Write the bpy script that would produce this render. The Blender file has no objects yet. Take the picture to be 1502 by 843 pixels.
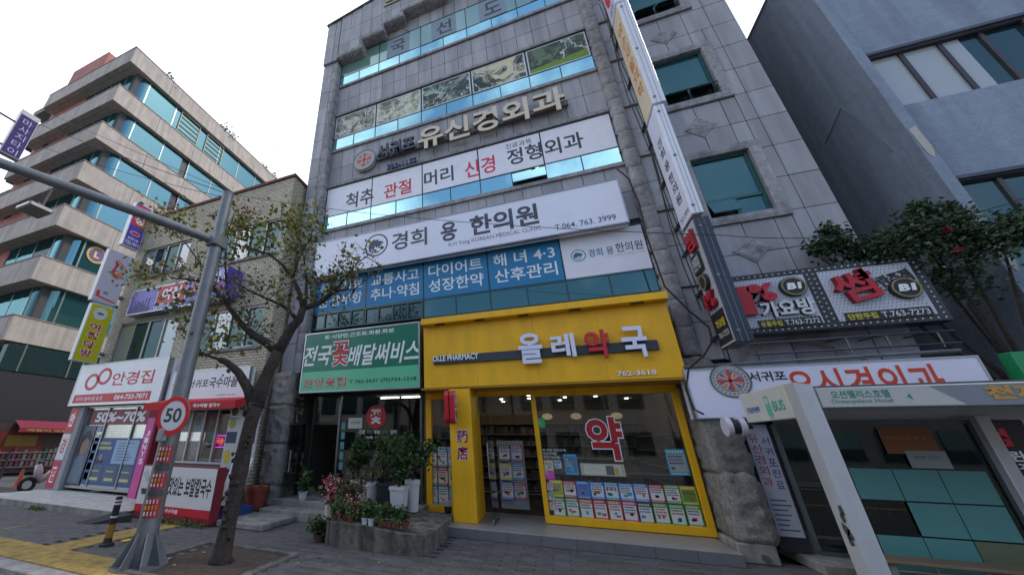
import bpy, math, random
from mathutils import Vector, Matrix, noise
R = math.radians
random.seed(7)
C = bpy.context.scene.collection
S = bpy.context.scene

# ------------------------------------------------------------ camera
F, CX, CY, PIT, ROLL, YAW, EYE = 520.0, 593.0, 431.0, .3945, .0112, -.383, 1.7
_r = Vector((math.cos(YAW), -math.sin(YAW), 0))
FW = Vector((math.sin(YAW)*math.cos(PIT), math.cos(YAW)*math.cos(PIT), math.sin(PIT)))
_u = _r.cross(FW)
RT = _r*math.cos(ROLL) + _u*math.sin(ROLL)
UP = -_r*math.sin(ROLL) + _u*math.cos(ROLL)
cd = bpy.data.cameras.new('camera'); cam = bpy.data.objects.new('camera', cd); C.objects.link(cam)
cd.sensor_width = 36; cd.lens = 36*F/1502
cd.shift_x = (751-CX)/1502; cd.shift_y = (CY-421.5)/1502
cd.clip_start = .05; cd.clip_end = 3000
m = Matrix((RT, UP, -FW)).transposed().to_4x4(); m.translation = Vector((0, 0, EYE))
cam.matrix_world = m
S.camera = cam

# ------------------------------------------------------------ world and sun
SUN_EL, SUN_AZ = R(50), R(68)      # azimuth clockwise from +Y
w = bpy.data.worlds.new("World"); S.world = w; w.use_nodes = True
nt = w.node_tree; nt.nodes.clear()
def N(t, k, **kw):
    n = t.nodes.new(k)
    for a, b in kw.items(): setattr(n, a, b)
    return n
out = N(nt, 'ShaderNodeOutputWorld'); bg = N(nt, 'ShaderNodeBackground')
sky = N(nt, 'ShaderNodeTexSky', sky_type='NISHITA', sun_disc=False)
sky.sun_elevation = SUN_EL; sky.sun_rotation = SUN_AZ
tc = N(nt, 'ShaderNodeTexCoord'); no = N(nt, 'ShaderNodeTexNoise'); no.inputs['Scale'].default_value = 1.7
no.inputs['Detail'].default_value = 7; no.inputs['Roughness'].default_value = .55
dt = N(nt, 'ShaderNodeVectorMath', operation='DOT_PRODUCT'); dt.inputs[1].default_value = (-.62, .55, -.1)
ad = N(nt, 'ShaderNodeMath', operation='MULTIPLY_ADD'); ad.inputs[1].default_value = .36
cr = N(nt, 'ShaderNodeValToRGB'); cr.color_ramp.elements[0].position = .30; cr.color_ramp.elements[1].position = .56
n2 = N(nt, 'ShaderNodeTexNoise'); n2.inputs['Scale'].default_value = 2.6; n2.inputs['Detail'].default_value = 5
cr2 = N(nt, 'ShaderNodeValToRGB')
cr2.color_ramp.elements[0].position = .34; cr2.color_ramp.elements[0].color = (4.7, 4.95, 5.3, 1)
cr2.color_ramp.elements[1].position = .60; cr2.color_ramp.elements[1].color = (9.4, 9.9, 10.8, 1)
mx = N(nt, 'ShaderNodeMix', data_type='RGBA')
L = nt.links.new
L(tc.outputs['Generated'], no.inputs['Vector']); L(tc.outputs['Generated'], n2.inputs['Vector']); L(tc.outputs['Generated'], dt.inputs[0])
L(dt.outputs['Value'], ad.inputs[0]); L(no.outputs['Fac'], ad.inputs[2]); L(ad.outputs[0], cr.inputs['Fac'])
L(n2.outputs['Fac'], cr2.inputs['Fac'])
L(cr.outputs['Color'], mx.inputs['Factor']); L(sky.outputs[0], mx.inputs['A']); L(cr2.outputs[0], mx.inputs['B'])
L(mx.outputs['Result'], bg.inputs['Color']); bg.inputs['Strength'].default_value = .1
L(bg.outputs[0], out.inputs[0])
sd = bpy.data.lights.new('sun', 'SUN'); sd.energy = 1.1; sd.angle = R(14); sd.color = (1, .96, .9)
so = bpy.data.objects.new('sun', sd); C.objects.link(so)
dv = Vector((math.sin(SUN_AZ)*math.cos(SUN_EL), math.cos(SUN_AZ)*math.cos(SUN_EL), math.sin(SUN_EL)))
so.rotation_euler = dv.to_track_quat('Z', 'Y').to_euler(); so.location = (0, -10, 30)
S.view_settings.view_transform = 'Standard'; S.view_settings.look = 'None'
S.view_settings.exposure = 1.2; S.view_settings.gamma = 1

# ------------------------------------------------------------ helpers
def PT(x, y, ax, v):
    """3D point seen at photo pixel x,y on the plane axis[ax]=v"""
    d = RT*((x-CX)/F) - UP*((y-CY)/F) + FW
    t = (v - (0, 0, EYE)[ax])/d[ax]
    return Vector((0, 0, EYE)) + d*t
def RX(Y, x0, y0, x1, y1):
    a = PT(x0, y0, 1, Y); b = PT(x1, y1, 1, Y); return (a.x, b.z, b.x, a.z)
def zm(ox, oy, k):
    return lambda Y, x0, y0, x1, y1: RX(Y, ox+x0*k, oy+y0*k, ox+x1*k, oy+y1*k)

MT = {}
def mat(name, col=(.5, .5, .5), rough=.6, metal=0, nscale=0, namt=.12, bump=0, bscale=60, rnd=0, emit=0, spec=.5, attr=False, dirt=0):
    if name in MT: return MT[name]
    m = bpy.data.materials.new(name); m.use_nodes = True; t = m.node_tree
    b = t.nodes['Principled BSDF']; b.inputs['Roughness'].default_value = rough; b.inputs['Metallic'].default_value = metal
    b.inputs['Specular IOR Level'].default_value = spec
    if attr:
        a = N(t, 'ShaderNodeAttribute', attribute_name='Col'); cs = a.outputs['Color']
    else:
        a = N(t, 'ShaderNodeRGB'); a.outputs[0].default_value = (*col, 1); cs = a.outputs[0]
    tcn = N(t, 'ShaderNodeTexCoord'); k = t.links.new
    geo = N(t, 'ShaderNodeNewGeometry')
    if nscale or rnd or dirt:
        f = None
        if nscale:
            nz = N(t, 'ShaderNodeTexNoise'); nz.inputs['Scale'].default_value = nscale; nz.inputs['Detail'].default_value = 6; nz.inputs['Roughness'].default_value = .65
            k(geo.outputs['Position'], nz.inputs['Vector'])
            mr = N(t, 'ShaderNodeMapRange'); mr.inputs['From Min'].default_value = .3; mr.inputs['From Max'].default_value = .7
            mr.inputs['To Min'].default_value = 1-namt; mr.inputs['To Max'].default_value = 1+namt
            k(nz.outputs['Fac'], mr.inputs['Value']); f = mr.outputs[0]
        if dirt:
            nz = N(t, 'ShaderNodeTexNoise'); nz.inputs['Scale'].default_value = 1.3; nz.inputs['Detail'].default_value = 8
            mp = N(t, 'ShaderNodeMapping'); mp.inputs['Scale'].default_value = (3.2, 3.2, .32)
            k(geo.outputs['Position'], mp.inputs['Vector']); k(mp.outputs[0], nz.inputs['Vector'])
            mr = N(t, 'ShaderNodeMapRange'); mr.inputs['From Min'].default_value = .35; mr.inputs['From Max'].default_value = .65
            mr.inputs['To Min'].default_value = 1-dirt; mr.inputs['To Max'].default_value = 1
            k(nz.outputs['Fac'], mr.inputs['Value'])
            if f is None: f = mr.outputs[0]
            else:
                mm = N(t, 'ShaderNodeMath', operation='MULTIPLY'); k(f, mm.inputs[0]); k(mr.outputs[0], mm.inputs[1]); f = mm.outputs[0]
        if rnd:
            oi = N(t, 'ShaderNodeObjectInfo'); mr = N(t, 'ShaderNodeMapRange')
            mr.inputs['To Min'].default_value = 1-rnd; mr.inputs['To Max'].default_value = 1+rnd
            k(oi.outputs['Random'], mr.inputs['Value'])
            if f is None: f = mr.outputs[0]
            else:
                mm = N(t, 'ShaderNodeMath', operation='MULTIPLY'); k(f, mm.inputs[0]); k(mr.outputs[0], mm.inputs[1]); f = mm.outputs[0]
        vm = N(t, 'ShaderNodeVectorMath', operation='SCALE'); k(cs, vm.inputs[0]); k(f, vm.inputs['Scale']); cs = vm.outputs[0]
    k(cs, b.inputs['Base Color'])
    if bump:
        bz = N(t, 'ShaderNodeTexNoise'); bz.inputs['Scale'].default_value = bscale; bz.inputs['Detail'].default_value = 5
        k(geo.outputs['Position'], bz.inputs['Vector'])
        bn = N(t, 'ShaderNodeBump'); bn.inputs['Strength'].default_value = bump; bn.inputs['Distance'].default_value = .02
        k(bz.outputs['Fac'], bn.inputs['Height']); k(bn.outputs[0], b.inputs['Normal'])
    if emit:
        k(cs, b.inputs['Emission Color']); b.inputs['Emission Strength'].default_value = emit
    MT[name] = m; return m
def reflmat(name, dif, gl, fac, rough=.02, wav=.0):
    m = bpy.data.materials.new(name); m.use_nodes = True; t = m.node_tree; t.nodes.clear(); k = t.links.new
    o = N(t, 'ShaderNodeOutputMaterial'); d = N(t, 'ShaderNodeBsdfDiffuse'); d.inputs[0].default_value = (*dif, 1)
    g = N(t, 'ShaderNodeBsdfGlossy'); g.inputs[0].default_value = (*gl, 1); g.inputs['Roughness'].default_value = rough
    x = N(t, 'ShaderNodeMixShader'); x.inputs[0].default_value = fac
    k(d.outputs[0], x.inputs[1]); k(g.outputs[0], x.inputs[2]); k(x.outputs[0], o.inputs[0])
    if wav:
        geo = N(t, 'ShaderNodeNewGeometry'); nz = N(t, 'ShaderNodeTexNoise'); nz.inputs['Scale'].default_value = 1.2
        k(geo.outputs['Position'], nz.inputs['Vector']); bn = N(t, 'ShaderNodeBump'); bn.inputs['Strength'].default_value = wav; bn.inputs['Distance'].default_value = .05
        k(nz.outputs['Fac'], bn.inputs['Height']); k(bn.outputs[0], g.inputs['Normal'])
    MT[name] = m; return m
def glassmat(name, tint=(.85, .9, .9), base=.03):
    m = bpy.data.materials.new(name); m.use_nodes = True; t = m.node_tree; t.nodes.clear(); k = t.links.new
    o = N(t, 'ShaderNodeOutputMaterial'); d = N(t, 'ShaderNodeBsdfTransparent'); d.inputs[0].default_value = (*tint, 1)
    g = N(t, 'ShaderNodeBsdfGlossy'); g.inputs['Roughness'].default_value = .01; g.inputs[0].default_value = (1, 1, 1, 1)
    fr = N(t, 'ShaderNodeFresnel'); fr.inputs[0].default_value = 1.5
    ma = N(t, 'ShaderNodeMath', operation='MULTIPLY_ADD'); ma.inputs[1].default_value = .75; ma.inputs[2].default_value = base
    k(fr.outputs[0], ma.inputs[0]); x = N(t, 'ShaderNodeMixShader'); k(ma.outputs[0], x.inputs[0])
    k(d.outputs[0], x.inputs[1]); k(g.outputs[0], x.inputs[2]); k(x.outputs[0], o.inputs[0]); MT[name] = m; return m

stone = mat('grey_granite', (.355, .35, .38), .65, nscale=45, namt=.12, rnd=.13, dirt=.26)
stone_core = mat('dark_joint', (.035, .033, .035), .9)
rough = mat('rock_face_granite', (.31, .30, .315), .85, nscale=9, namt=.3, bump=.8, bscale=22, rnd=.1, dirt=.3)
rough_base = mat('rock_face_base', (.25, .24, .222), .9, nscale=22, namt=.35, bump=1, bscale=55, rnd=.08, dirt=.3)
paint = mat('paint', rough=.5, attr=True, nscale=3, namt=.05)
gloss = mat('gloss_paint', rough=.25, attr=True, nscale=2, namt=.04)
matte = mat('matte', rough=.85, attr=True, nscale=8, namt=.10)
metal = mat('metal', rough=.35, metal=.85, attr=True, nscale=6, namt=.1)
galv = mat('galvanised', (.17, .185, .20), .5, metal=.4, nscale=7, namt=.15, dirt=.2)
yellow = mat('yellow_panel', (.88, .46, .002), .5, nscale=2.5, namt=.06, dirt=.12)
concrete = mat('concrete', (.30, .29, .27), .9, nscale=6, namt=.25, bump=.4, bscale=40, dirt=.35)
mossy = mat('mossy_concrete', (.17, .165, .135), .9, nscale=7, namt=.6, bump=.7, bscale=30, dirt=.6)
panelbrown = mat('brown_tile', (.38, .335, .30), .8, nscale=1.6, namt=.12, dirt=.25)
redtower = mat('red_cladding', (.36, .13, .11), .8, nscale=2, namt=.12, dirt=.2)
bluewall = mat('blue_render', (.24, .29, .375), .85, nscale=5, namt=.10, bump=1, bscale=24, dirt=.22)
bark = mat('bark', (.036, .028, .024), .9, nscale=16, namt=.6, bump=1, bscale=38)
leaf = mat('leaf', rough=.45, attr=True)
_t = leaf.node_tree; _tr = N(_t, 'ShaderNodeBsdfTranslucent'); _mx = N(_t, 'ShaderNodeMixShader'); _mx.inputs[0].default_value = .35
_a = [n for n in _t.nodes if n.type == 'ATTRIBUTE'][0]; _o = [n for n in _t.nodes if n.type == 'OUTPUT_MATERIAL'][0]
_t.links.new(_a.outputs['Color'], _tr.inputs[0]); _t.links.new(_t.nodes['Principled BSDF'].outputs[0], _mx.inputs[1]); _t.links.new(_tr.outputs[0], _mx.inputs[2]); _t.links.new(_mx.outputs[0], _o.inputs[0])
pane_sky = reflmat('mirror_pane', (.03, .12, .13), (.58, .98, 1), .86, .015, .03)
pane_teal = reflmat('teal_pane', (.02, .075, .08), (.22, .38, .40), .32, .05)
pane_green = reflmat('green_film_pane', (.17, .29, .26), (.75, .9, .85), .38, .08)
pane_dark = reflmat('dark_pane', (.012, .03, .033), (.4, .55, .57), .16, .03)
pane_frost = reflmat('frosted_pane', (.36, .38, .4), (.8, .8, .85), .12, .15)
pane_frost2 = reflmat('pale_pane', (.20, .22, .23), (.8, .85, .85), .3, .06)
pane_brown = reflmat('sky_blue_pane', (.03, .085, .10), (.14, .29, .33), .75, .02, .12)
glass = glassmat('shop_glass')
lamp_m = mat('lamp_glow', (1, .93, .82), emit=7)
lamp_w = mat('warm_glow', (.8, .6, .35), emit=.12)

def box_vf(x0, x1, y0, y1, z0, z1):
    return ([(x0, y0, z0), (x1, y0, z0), (x1, y1, z0), (x0, y1, z0), (x0, y0, z1), (x1, y0, z1), (x1, y1, z1), (x0, y1, z1)],
            [(0, 3, 2, 1), (4, 5, 6, 7), (0, 1, 5, 4), (1, 2, 6, 5), (2, 3, 7, 6), (3, 0, 4, 7)])
WLOC = {}
class MB:
    def __init__(s): s.v = []; s.f = []; s.c = []
    def add(s, v, f, col=(1, 1, 1)):
        o = len(s.v); s.v += [tuple(p) for p in v]; s.f += [tuple(i+o for i in q) for q in f]; s.c += [col]*len(f); return s
    def box(s, x0, x1, y0, y1, z0, z1, col=(1, 1, 1), c=0):
        if x0 > x1: x0, x1 = x1, x0
        if y0 > y1: y0, y1 = y1, y0
        if z0 > z1: z0, z1 = z1, z0
        if c <= 0: v, f = box_vf(x0, x1, y0, y1, z0, z1); return s.add(v, f, col)
        c = min(c, (x1-x0)*.45, (y1-y0)*.45, (z1-z0)*.45)
        v = []; idx = {}
        for i, X in enumerate((x0, x1)):
            for j, Y in enumerate((y0, y1)):
                for k, Z in enumerate((z0, z1)):
                    ix, iy, iz = (c if i == 0 else -c), (c if j == 0 else -c), (c if k == 0 else -c)
                    idx[i, j, k, 0] = len(v); v.append((X, Y+iy, Z+iz))
                    idx[i, j, k, 1] = len(v); v.append((X+ix, Y, Z+iz))
                    idx[i, j, k, 2] = len(v); v.append((X+ix, Y+iy, Z))
        g = lambda i, j, k, a: idx[i, j, k, a]
        f = [(g(0,0,0,0), g(0,0,1,0), g(0,1,1,0), g(0,1,0,0)), (g(1,0,0,0), g(1,1,0,0), g(1,1,1,0), g(1,0,1,0)),
             (g(0,0,0,1), g(1,0,0,1), g(1,0,1,1), g(0,0,1,1)), (g(0,1,0,1), g(0,1,1,1), g(1,1,1,1), g(1,1,0,1)),
             (g(0,0,0,2), g(0,1,0,2), g(1,1,0,2), g(1,0,0,2)), (g(0,0,1,2), g(1,0,1,2), g(1,1,1,2), g(0,1,1,2))]
        for i in (0, 1):
            for j in (0, 1):
                f.append((g(i,j,0,0), g(i,j,1,0), g(i,j,1,1), g(i,j,0,1)))
                for k in (0, 1):
                    f.append((g(i,j,k,0), g(i,j,k,1), g(i,j,k,2)))
        for j in (0, 1):
            for k in (0, 1): f.append((g(0,j,k,1), g(1,j,k,1), g(1,j,k,2), g(0,j,k,2)))
        for i in (0, 1):
            for k in (0, 1): f.append((g(i,0,k,0), g(i,1,k,0), g(i,1,k,2), g(i,0,k,2)))
        return s.add(v, f, col)
    def plate(s, fr, u0, v0, u1, v1, d0, d1, col=(1, 1, 1), c=0):
        """box in a frame; d = distance out of the plane"""
        t = MB(); t.box(u0, u1, v0, v1, d0, d1, col, c)
        return s.add([fr.p(*q) for q in t.v], t.f, col)
    def tube(s, pts, r, n=8, col=(1, 1, 1), cap=True):
        pts = [Vector(p) for p in pts]
        if not hasattr(r, '__len__'): r = [r]*len(pts)
        v = []; f = []; prev = None
        for i, p in enumerate(pts):
            d = (pts[min(i+1, len(pts)-1)] - pts[max(i-1, 0)])
            d = d.normalized() if d.length > 1e-9 else Vector((0, 0, 1))
            if prev is None:
                a = Vector((0, 0, 1)) if abs(d.z) < .9 else Vector((1, 0, 0)); x = d.cross(a).normalized()
            else:
                x = (prev - d*prev.dot(d)).normalized()
            prev = x; y = d.cross(x)
            for j in range(n):
                t = 2*math.pi*j/n; v.append(p + (x*math.cos(t) + y*math.sin(t))*r[i])
        for i in range(len(pts)-1):
            for j in range(n):
                k = (j+1) % n; f.append((i*n+j, i*n+k, (i+1)*n+k, (i+1)*n+j))
        if cap:
            f.append(tuple(range(n))[::-1]); f.append(tuple(range((len(pts)-1)*n, len(pts)*n)))
        return s.add(v, f, col)
    def lathe(s, c, prof, n=20, col=(1, 1, 1)):
        v = []; f = []
        for r, z in prof:
            for j in range(n):
                t = 2*math.pi*j/n; v.append((c[0]+r*math.cos(t), c[1]+r*math.sin(t), c[2]+z))
        for i in range(len(prof)-1):
            for j in range(n):
                k = (j+1) % n; f.append((i*n+j, i*n+k, (i+1)*n+k, (i+1)*n+j))
        f.append(tuple(range(n))[::-1]); f.append(tuple(range((len(prof)-1)*n, len(prof)*n)))
        return s.add(v, f, col)
    def disc(s, fr, u, v_, r, d0, d1, col=(1, 1, 1), n=28, ry=None):
        ry = ry or r; v = []
        for d in (d0, d1):
            for j in range(n):
                t = 2*math.pi*j/n; v.append(fr.p(u+r*math.cos(t), v_+ry*math.sin(t), d))
        f = [tuple(range(n))[::-1], tuple(range(n, 2*n))] + [(j, (j+1) % n, n+(j+1) % n, n+j) for j in range(n)]
        return s.add(v, f, col)
    def ring(s, fr, u, v_, r0, r1, d0, d1, col=(1, 1, 1), n=28, k=1):
        v = []
        for d in (d0, d1):
            for r in (r0, r1):
                for j in range(n):
                    t = 2*math.pi*j/n; v.append(fr.p(u+r*math.cos(t), v_+r*k*math.sin(t), d))
        f = []
        for j in range(n):
            q = (j+1) % n
            f += [(2*n+j, 3*n+j, 3*n+q, 2*n+q), (n+j, n+q, 3*n+q, 3*n+j), (j, 2*n+j, 2*n+q, q)]
        return s.add(v, f, col)
    def poly(s, fr, pts, d0, d1, col=(1, 1, 1)):
        n = len(pts); v = [fr.p(a, b, d0) for a, b in pts] + [fr.p(a, b, d1) for a, b in pts]
        f = [tuple(range(n))[::-1], tuple(range(n, 2*n))] + [(j, (j+1) % n, n+(j+1) % n, n+j) for j in range(n)]
        return s.add(v, f, col)
    def build(s, name, mt, parent=None, kind=None, smooth=False, label=None):
        me = bpy.data.meshes.new(name)
        o = bpy.data.objects.new(name, me); C.objects.link(o)
        off = Vector((0, 0, 0))
        if parent is not None:
            o.parent = parent; off = WLOC.get(parent.name, off)
        WLOC[o.name] = off
        me.from_pydata([Vector(p)-off for p in s.v], [], s.f); me.validate(); me.update()
        if len(me.polygons) == len(s.c):
            a = me.color_attributes.new('Col', 'FLOAT_COLOR', 'CORNER')
            buf = []
            for p in me.polygons: buf += [*s.c[p.index][:3], 1.0]*p.loop_total
            a.data.foreach_set('color', buf)
        if smooth: me.polygons.foreach_set('use_smooth', [True]*len(me.polygons))
        me.materials.append(mt)
        if kind: o['kind'] = kind
        if label: o['label'] = label
        return o
def thing(name, label, cat, loc=(0, 0, 0), group=None):
    o = bpy.data.objects.new(name, None); C.objects.link(o); o.location = loc; o.empty_display_size = .2
    o['label'] = label; o['category'] = cat
    if group: o['group'] = group
    WLOC[o.name] = Vector(loc); return o
def tag(o, label, cat, group=None, kind=None):
    o['label'] = label; o['category'] = cat
    if group: o['group'] = group
    if kind: o['kind'] = kind
    return o
def jpane(x0, x1, y0, y1, z0, z1, j=.006):
    v, f = box_vf(x0, x1, y0, y1, z0, z1); a, b, c = (random.uniform(-j, j) for _ in range(3))
    mb = MB(); mb.add([(p[0], p[1]+(a if p[2] > z0 else b)+(c if p[0] > x0 else -c)*.5, p[2]) for p in v], f); return mb
class Fr:
    def __init__(s, o, u, v, n): s.o, s.u, s.v, s.n = map(Vector, (o, u, v, n))
    def p(s, a, b, d=0): return s.o + s.u*a + s.v*b + s.n*d
def FX(Y): return Fr((0, Y, 0), (1, 0, 0), (0, 0, 1), (0, -1, 0))       # faces the street, u=X v=Z
def FL(X): return Fr((X, 0, 0), (0, -1, 0), (0, 0, 1), (-1, 0, 0))      # faces left, u=-Y
def FRt(X): return Fr((X, 0, 0), (0, 1, 0), (0, 0, 1), (1, 0, 0))       # faces right, u=Y
def FD(Z): return Fr((0, 0, Z), (1, 0, 0), (0, 1, 0), (0, 0, 1))

TX = {}
def glyphs(s, off=0, ext=0, shear=0, font=0):
    key = (s, off, ext, shear)
    if key in TX: return TX[key]
    cu = bpy.data.curves.new('t', 'FONT'); cu.body = s; cu.size = 1; cu.offset = off; cu.extrude = ext; cu.shear = shear
    cu.resolution_u = 3; cu.space_line = 1.0
    o = bpy.data.objects.new('t', cu); me = bpy.data.meshes.new_from_object(o)
    v = [tuple(p.co) for p in me.vertices]; f = [tuple(p.vertices) for p in me.polygons]
    bpy.data.objects.remove(o); bpy.data.curves.remove(cu); bpy.data.meshes.remove(me)
    if not v: v = [(0, 0, 0)]; f = []
    TX[key] = (v, f); return v, f
def text(s, fr, rect, col, d0=.003, thick=0, off=.012, shear=0, parent=None, mt=None, name='lettering', split=False, side=None, grow=0, ref=None):
    """write s stretched into rect=(u0,v0,u1,v1) of frame fr. grow widens strokes for an outline"""
    if '경' in s: off = min(off, .024 if thick else .016)
    v, f = glyphs(s, off, .1 if thick else 0, shear)
    rv = v
    if grow: v, f = glyphs(s, off+grow, .1 if thick else 0, shear)
    xs = [p[0] for p in rv]; ys = [p[1] for p in rv]; x0, x1, y0, y1 = min(xs), max(xs), min(ys), max(ys)
    u0, v0, u1, v1 = rect; su = (u1-u0)/max(1e-6, x1-x0); sv = (v1-v0)/max(1e-6, y1-y0)
    def P(p):
        return fr.p(u0+(p[0]-x0)*su, v0+(p[1]-y0)*sv, d0 + (thick if p[2] > .05 else 0))
    mt = mt or paint
    groups = [f]
    if split:
        n = len(s.replace(' ', '')); groups = [[] for _ in range(n)]
        for q in f:
            cx = sum(v[i][0] for i in q)/len(q); groups[min(n-1, max(0, int((cx-x0)/(x1-x0)*n)))].append(q)
    res = []
    for g in groups:
        if not g: continue
        mb = MB(); ids = sorted({i for q in g for i in q}); mp = {i: k for k, i in enumerate(ids)}
        mb.v = [P(v[i]) for i in ids]; mb.f = [tuple(mp[i] for i in q) for q in g]
        if side:
            for q in g:
                zz = [v[i][2] > .05 for i in q]; mb.c.append(col if all(zz) else side)
        else: mb.c = [col]*len(g)
        res.append(mb.build('letter' if split else name, mt, parent))
    return res
def sub(rect, a, b, c, d):
    """fraction of rect: a..c across, b..d up"""
    u0, v0, u1, v1 = rect; return (u0+(u1-u0)*a, v0+(v1-v0)*b, u0+(u1-u0)*c, v0+(v1-v0)*d)
def board(name, label, fr, rect, depth, col, cat='sign', frame=None, group=None, fd=.0, mt=None, back=0, edge=.03, body=None):
    u0, v0, u1, v1 = rect
    t = thing(name, label, cat, fr.p((u0+u1)/2, v0, 0), group)
    MB().plate(fr, u0, v0, u1, v1, -depth, 0, body or col, .008).build('casing' if body else 'board', mt or gloss, t)
    if body: MB().plate(fr, u0+edge*.6, v0+edge*.6, u1-edge*.6, v1-edge*.6, .001, .004, col).build('face', gloss, t)
    if frame:
        mb = MB(); e = edge; q = .012
        mb.plate(fr, u0-.004, v0-.004, u1+.004, v0+e, -depth*.5, q, frame); mb.plate(fr, u0-.004, v1-e, u1+.004, v1+.004, -depth*.5, q, frame)
        mb.plate(fr, u0-.005, v0+e, u0+e, v1-e, -depth*.5, q-.001, frame); mb.plate(fr, u1-e, v0+e, u1+.005, v1-e, -depth*.5, q-.001, frame)
        mb.build('frame', metal, t)
    return t
def rough_box(x0, x1, y0, y1, z0, z1, amp=.03, cell=.09, freq=6, pillow=.05):
    mb = MB(); c = [(x0+x1)/2, (y0+y1)/2, (z0+z1)/2]; lo = (x0, y0, z0); hi = (x1, y1, z1); sz = [hi[i]-lo[i] for i in range(3)]
    for ax in range(3):
        a, b = [(1, 2), (2, 0), (0, 1)][ax]
        na = max(1, min(60 if sz[a] > 3 else 20, round(sz[a]/cell))); nb = max(1, min(20, round(sz[b]/cell)))
        for sgn in (0, 1):
            if ax == 1 and sgn == 1: continue
            v = []; f = []
            for i in range(na+1):
                for j in range(nb+1):
                    p = [0, 0, 0]; p[ax] = hi[ax] if sgn else lo[ax]; p[a] = lo[a]+sz[a]*i/na; p[b] = lo[b]+sz[b]*j/nb
                    ea = min(i, na-i)/na*sz[a]; eb = min(j, nb-j)/nb*sz[b]
                    k = min(1, min(ea, eb)/pillow)
                    nv = (.55-abs(noise.noise(Vector(p)*freq))*1.5)*.8 + noise.noise(Vector(p)*freq*2.6)*.45 + noise.noise(Vector(p)*freq*6)*.18
                    d = amp*(k*(.75+nv*1.3) + nv*.12)
                    p[ax] += d if sgn else -d
                    q = noise.noise(Vector(p)*9+Vector((5, 1, 2)))*amp*.25
                    if 0 < i < na: p[a] += q
                    v.append(tuple(p))
            for i in range(na):
                for j in range(nb):
                    A = i*(nb+1)+j; q = (A, A+nb+1, A+nb+2, A+1)
                    f.append(q if sgn else q[::-1])
            mb.add(v, f)
    return mb
def leaves(mb, centers, n, size, cols, spread=.2, flat=.0, rng=random, long=1.6):
    for _ in range(n):
        c = centers[rng.randrange(len(centers))]
        if len(c) > 3: sp = c[3]
        else: sp = spread
        p = Vector(c[:3]) + Vector((rng.gauss(0, 1), rng.gauss(0, 1), rng.gauss(0, 1)))*sp*.5
        a = Vector((rng.uniform(-1, 1), rng.uniform(-1, 1), rng.uniform(-1, .6))).normalized(); b = a.cross(Vector((rng.uniform(-1, 1), rng.uniform(-1, 1), rng.uniform(-1, 1)))).normalized()
        s_ = size*rng.uniform(.6, 1.3); k = s_/long*.5
        col = cols[rng.randrange(len(cols))]; q = rng.uniform(.75, 1.2); col = tuple(x*q for x in col)
        nn = a.cross(b)*s_*.12
        mb.add([p, p+a*s_*.5+b*k+nn, p+a*s_, p+a*s_*.5-b*k+nn], [(0, 1, 2), (0, 2, 3)], col)

# ============================================================ ground
WHITE = (.78, .78, .80); BLACK = (.02, .02, .025); RED = (.55, .02, .03); DARK = (.05, .055, .06)
MB().box(-400, 400, 3.55, 400, -.40, -.07).build('ground', mat('ground_fill', (.16, .155, .15), .9), kind='structure')
asph = mat('asphalt', (.055, .055, .058), .9, nscale=25, namt=.3, bump=.4, bscale=80)
road = MB().box(-400, 400, -9.6, 3.55, -.5, -.13).build('road', asph, kind='structure')
MB().box(-60, 60, -9.4, -9.25, -.1295, -.1255, (.6, .6, .6)).box(-60, 60, -3.2, -3.05, -.1295, -.1255, (.65, .45, .05)).build('road_marking', paint, road)
MB().box(-400, 400, -400, -9.6, -.5, -.02).build('far_ground', mat('far_pavement', (.18, .175, .17), .9, nscale=3), kind='structure')
pv = mat('paver_grey', (.105, .10, .104), .8, nscale=20, namt=.25, rnd=.22, bump=.3, bscale=60, dirt=.25)
side = MB().box(-40, 14, 3.86, 8.5, -.2, -.026).build('sidewalk', mat('sand_joint', (.06, .058, .055), .95), kind='structure')
kb = MB()
X = -16.0
while X < 10: kb.box(X+.004, X+.996, 3.6, 3.855, -.3, .004, (.34, .33, .31), .015); X += 1
ko = kb.build('kerb', mat('kerb_stone', (.30, .29, .28), .85, nscale=12, namt=.25, dirt=.3), side); ko['kind'] = 'stuff'
ctr = Vector((-2.5, 4.8)); cells = []
tact = lambda x, y: (y < 4.42 and x < -5.5) or (-8.35 < x < -7.75)
def blocked(x, y): return -6.0 < x < -4.15 and 4.15 < y < 5.75
row = 0; y = 3.875
yel = mat('tactile_paver', (.40, .27, .07), .8, nscale=9, namt=.3, bump=.3, dirt=.35)
ytm = MB(); far_p = MB(); fp = []
pat = [.50, .11]
while y < 8.45:
    x = -15.8 + (row % 2)*.25
    while x < 6:
        xc, yc = x+.25, y+.055
        if not blocked(xc, yc) and not (xc > -4.1 and xc < -2.1 and yc > 6.5):
            if tact(xc, yc): pass
            else: fp.append((abs(xc+1.5)*.6+abs(yc-4.4), x, y, yc))
        x += .5
    y += .115; row += 1
y = 3.875; r_ = 0
while y < 8.2:
    x = -15.8
    while x < -5.4:
        if tact(x+.15, y+.1): ytm.box(x+.005, x+.295, y+.005, y+.295, -.04, .006+random.uniform(0, .003), (1, 1, 1), .006)
        x += .3
    y += .3
oy = ytm.build('tactile_paving', yel, side); oy['kind'] = 'stuff'
def vis(x, y):
    d = Vector((x, y, 0))-Vector((0, 0, EYE)); z = d.dot(FW)
    if z < .5: return False
    px = CX+F*d.dot(RT)/z; py = CY-F*d.dot(UP)/z
    return -30 < px < 1530 and py < 880
fp.sort(key=lambda q: (0 if vis(q[1]+.25, q[3]) else 1, q[1]**2+q[2]**2))
pm = {}
protos = []
for k in range(4):
    me = MB().box(0, .494, 0, .109, -.05, 0, (1, 1, 1), .005)
    o = me.build('paver', pv, side); protos.append(o)
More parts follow.
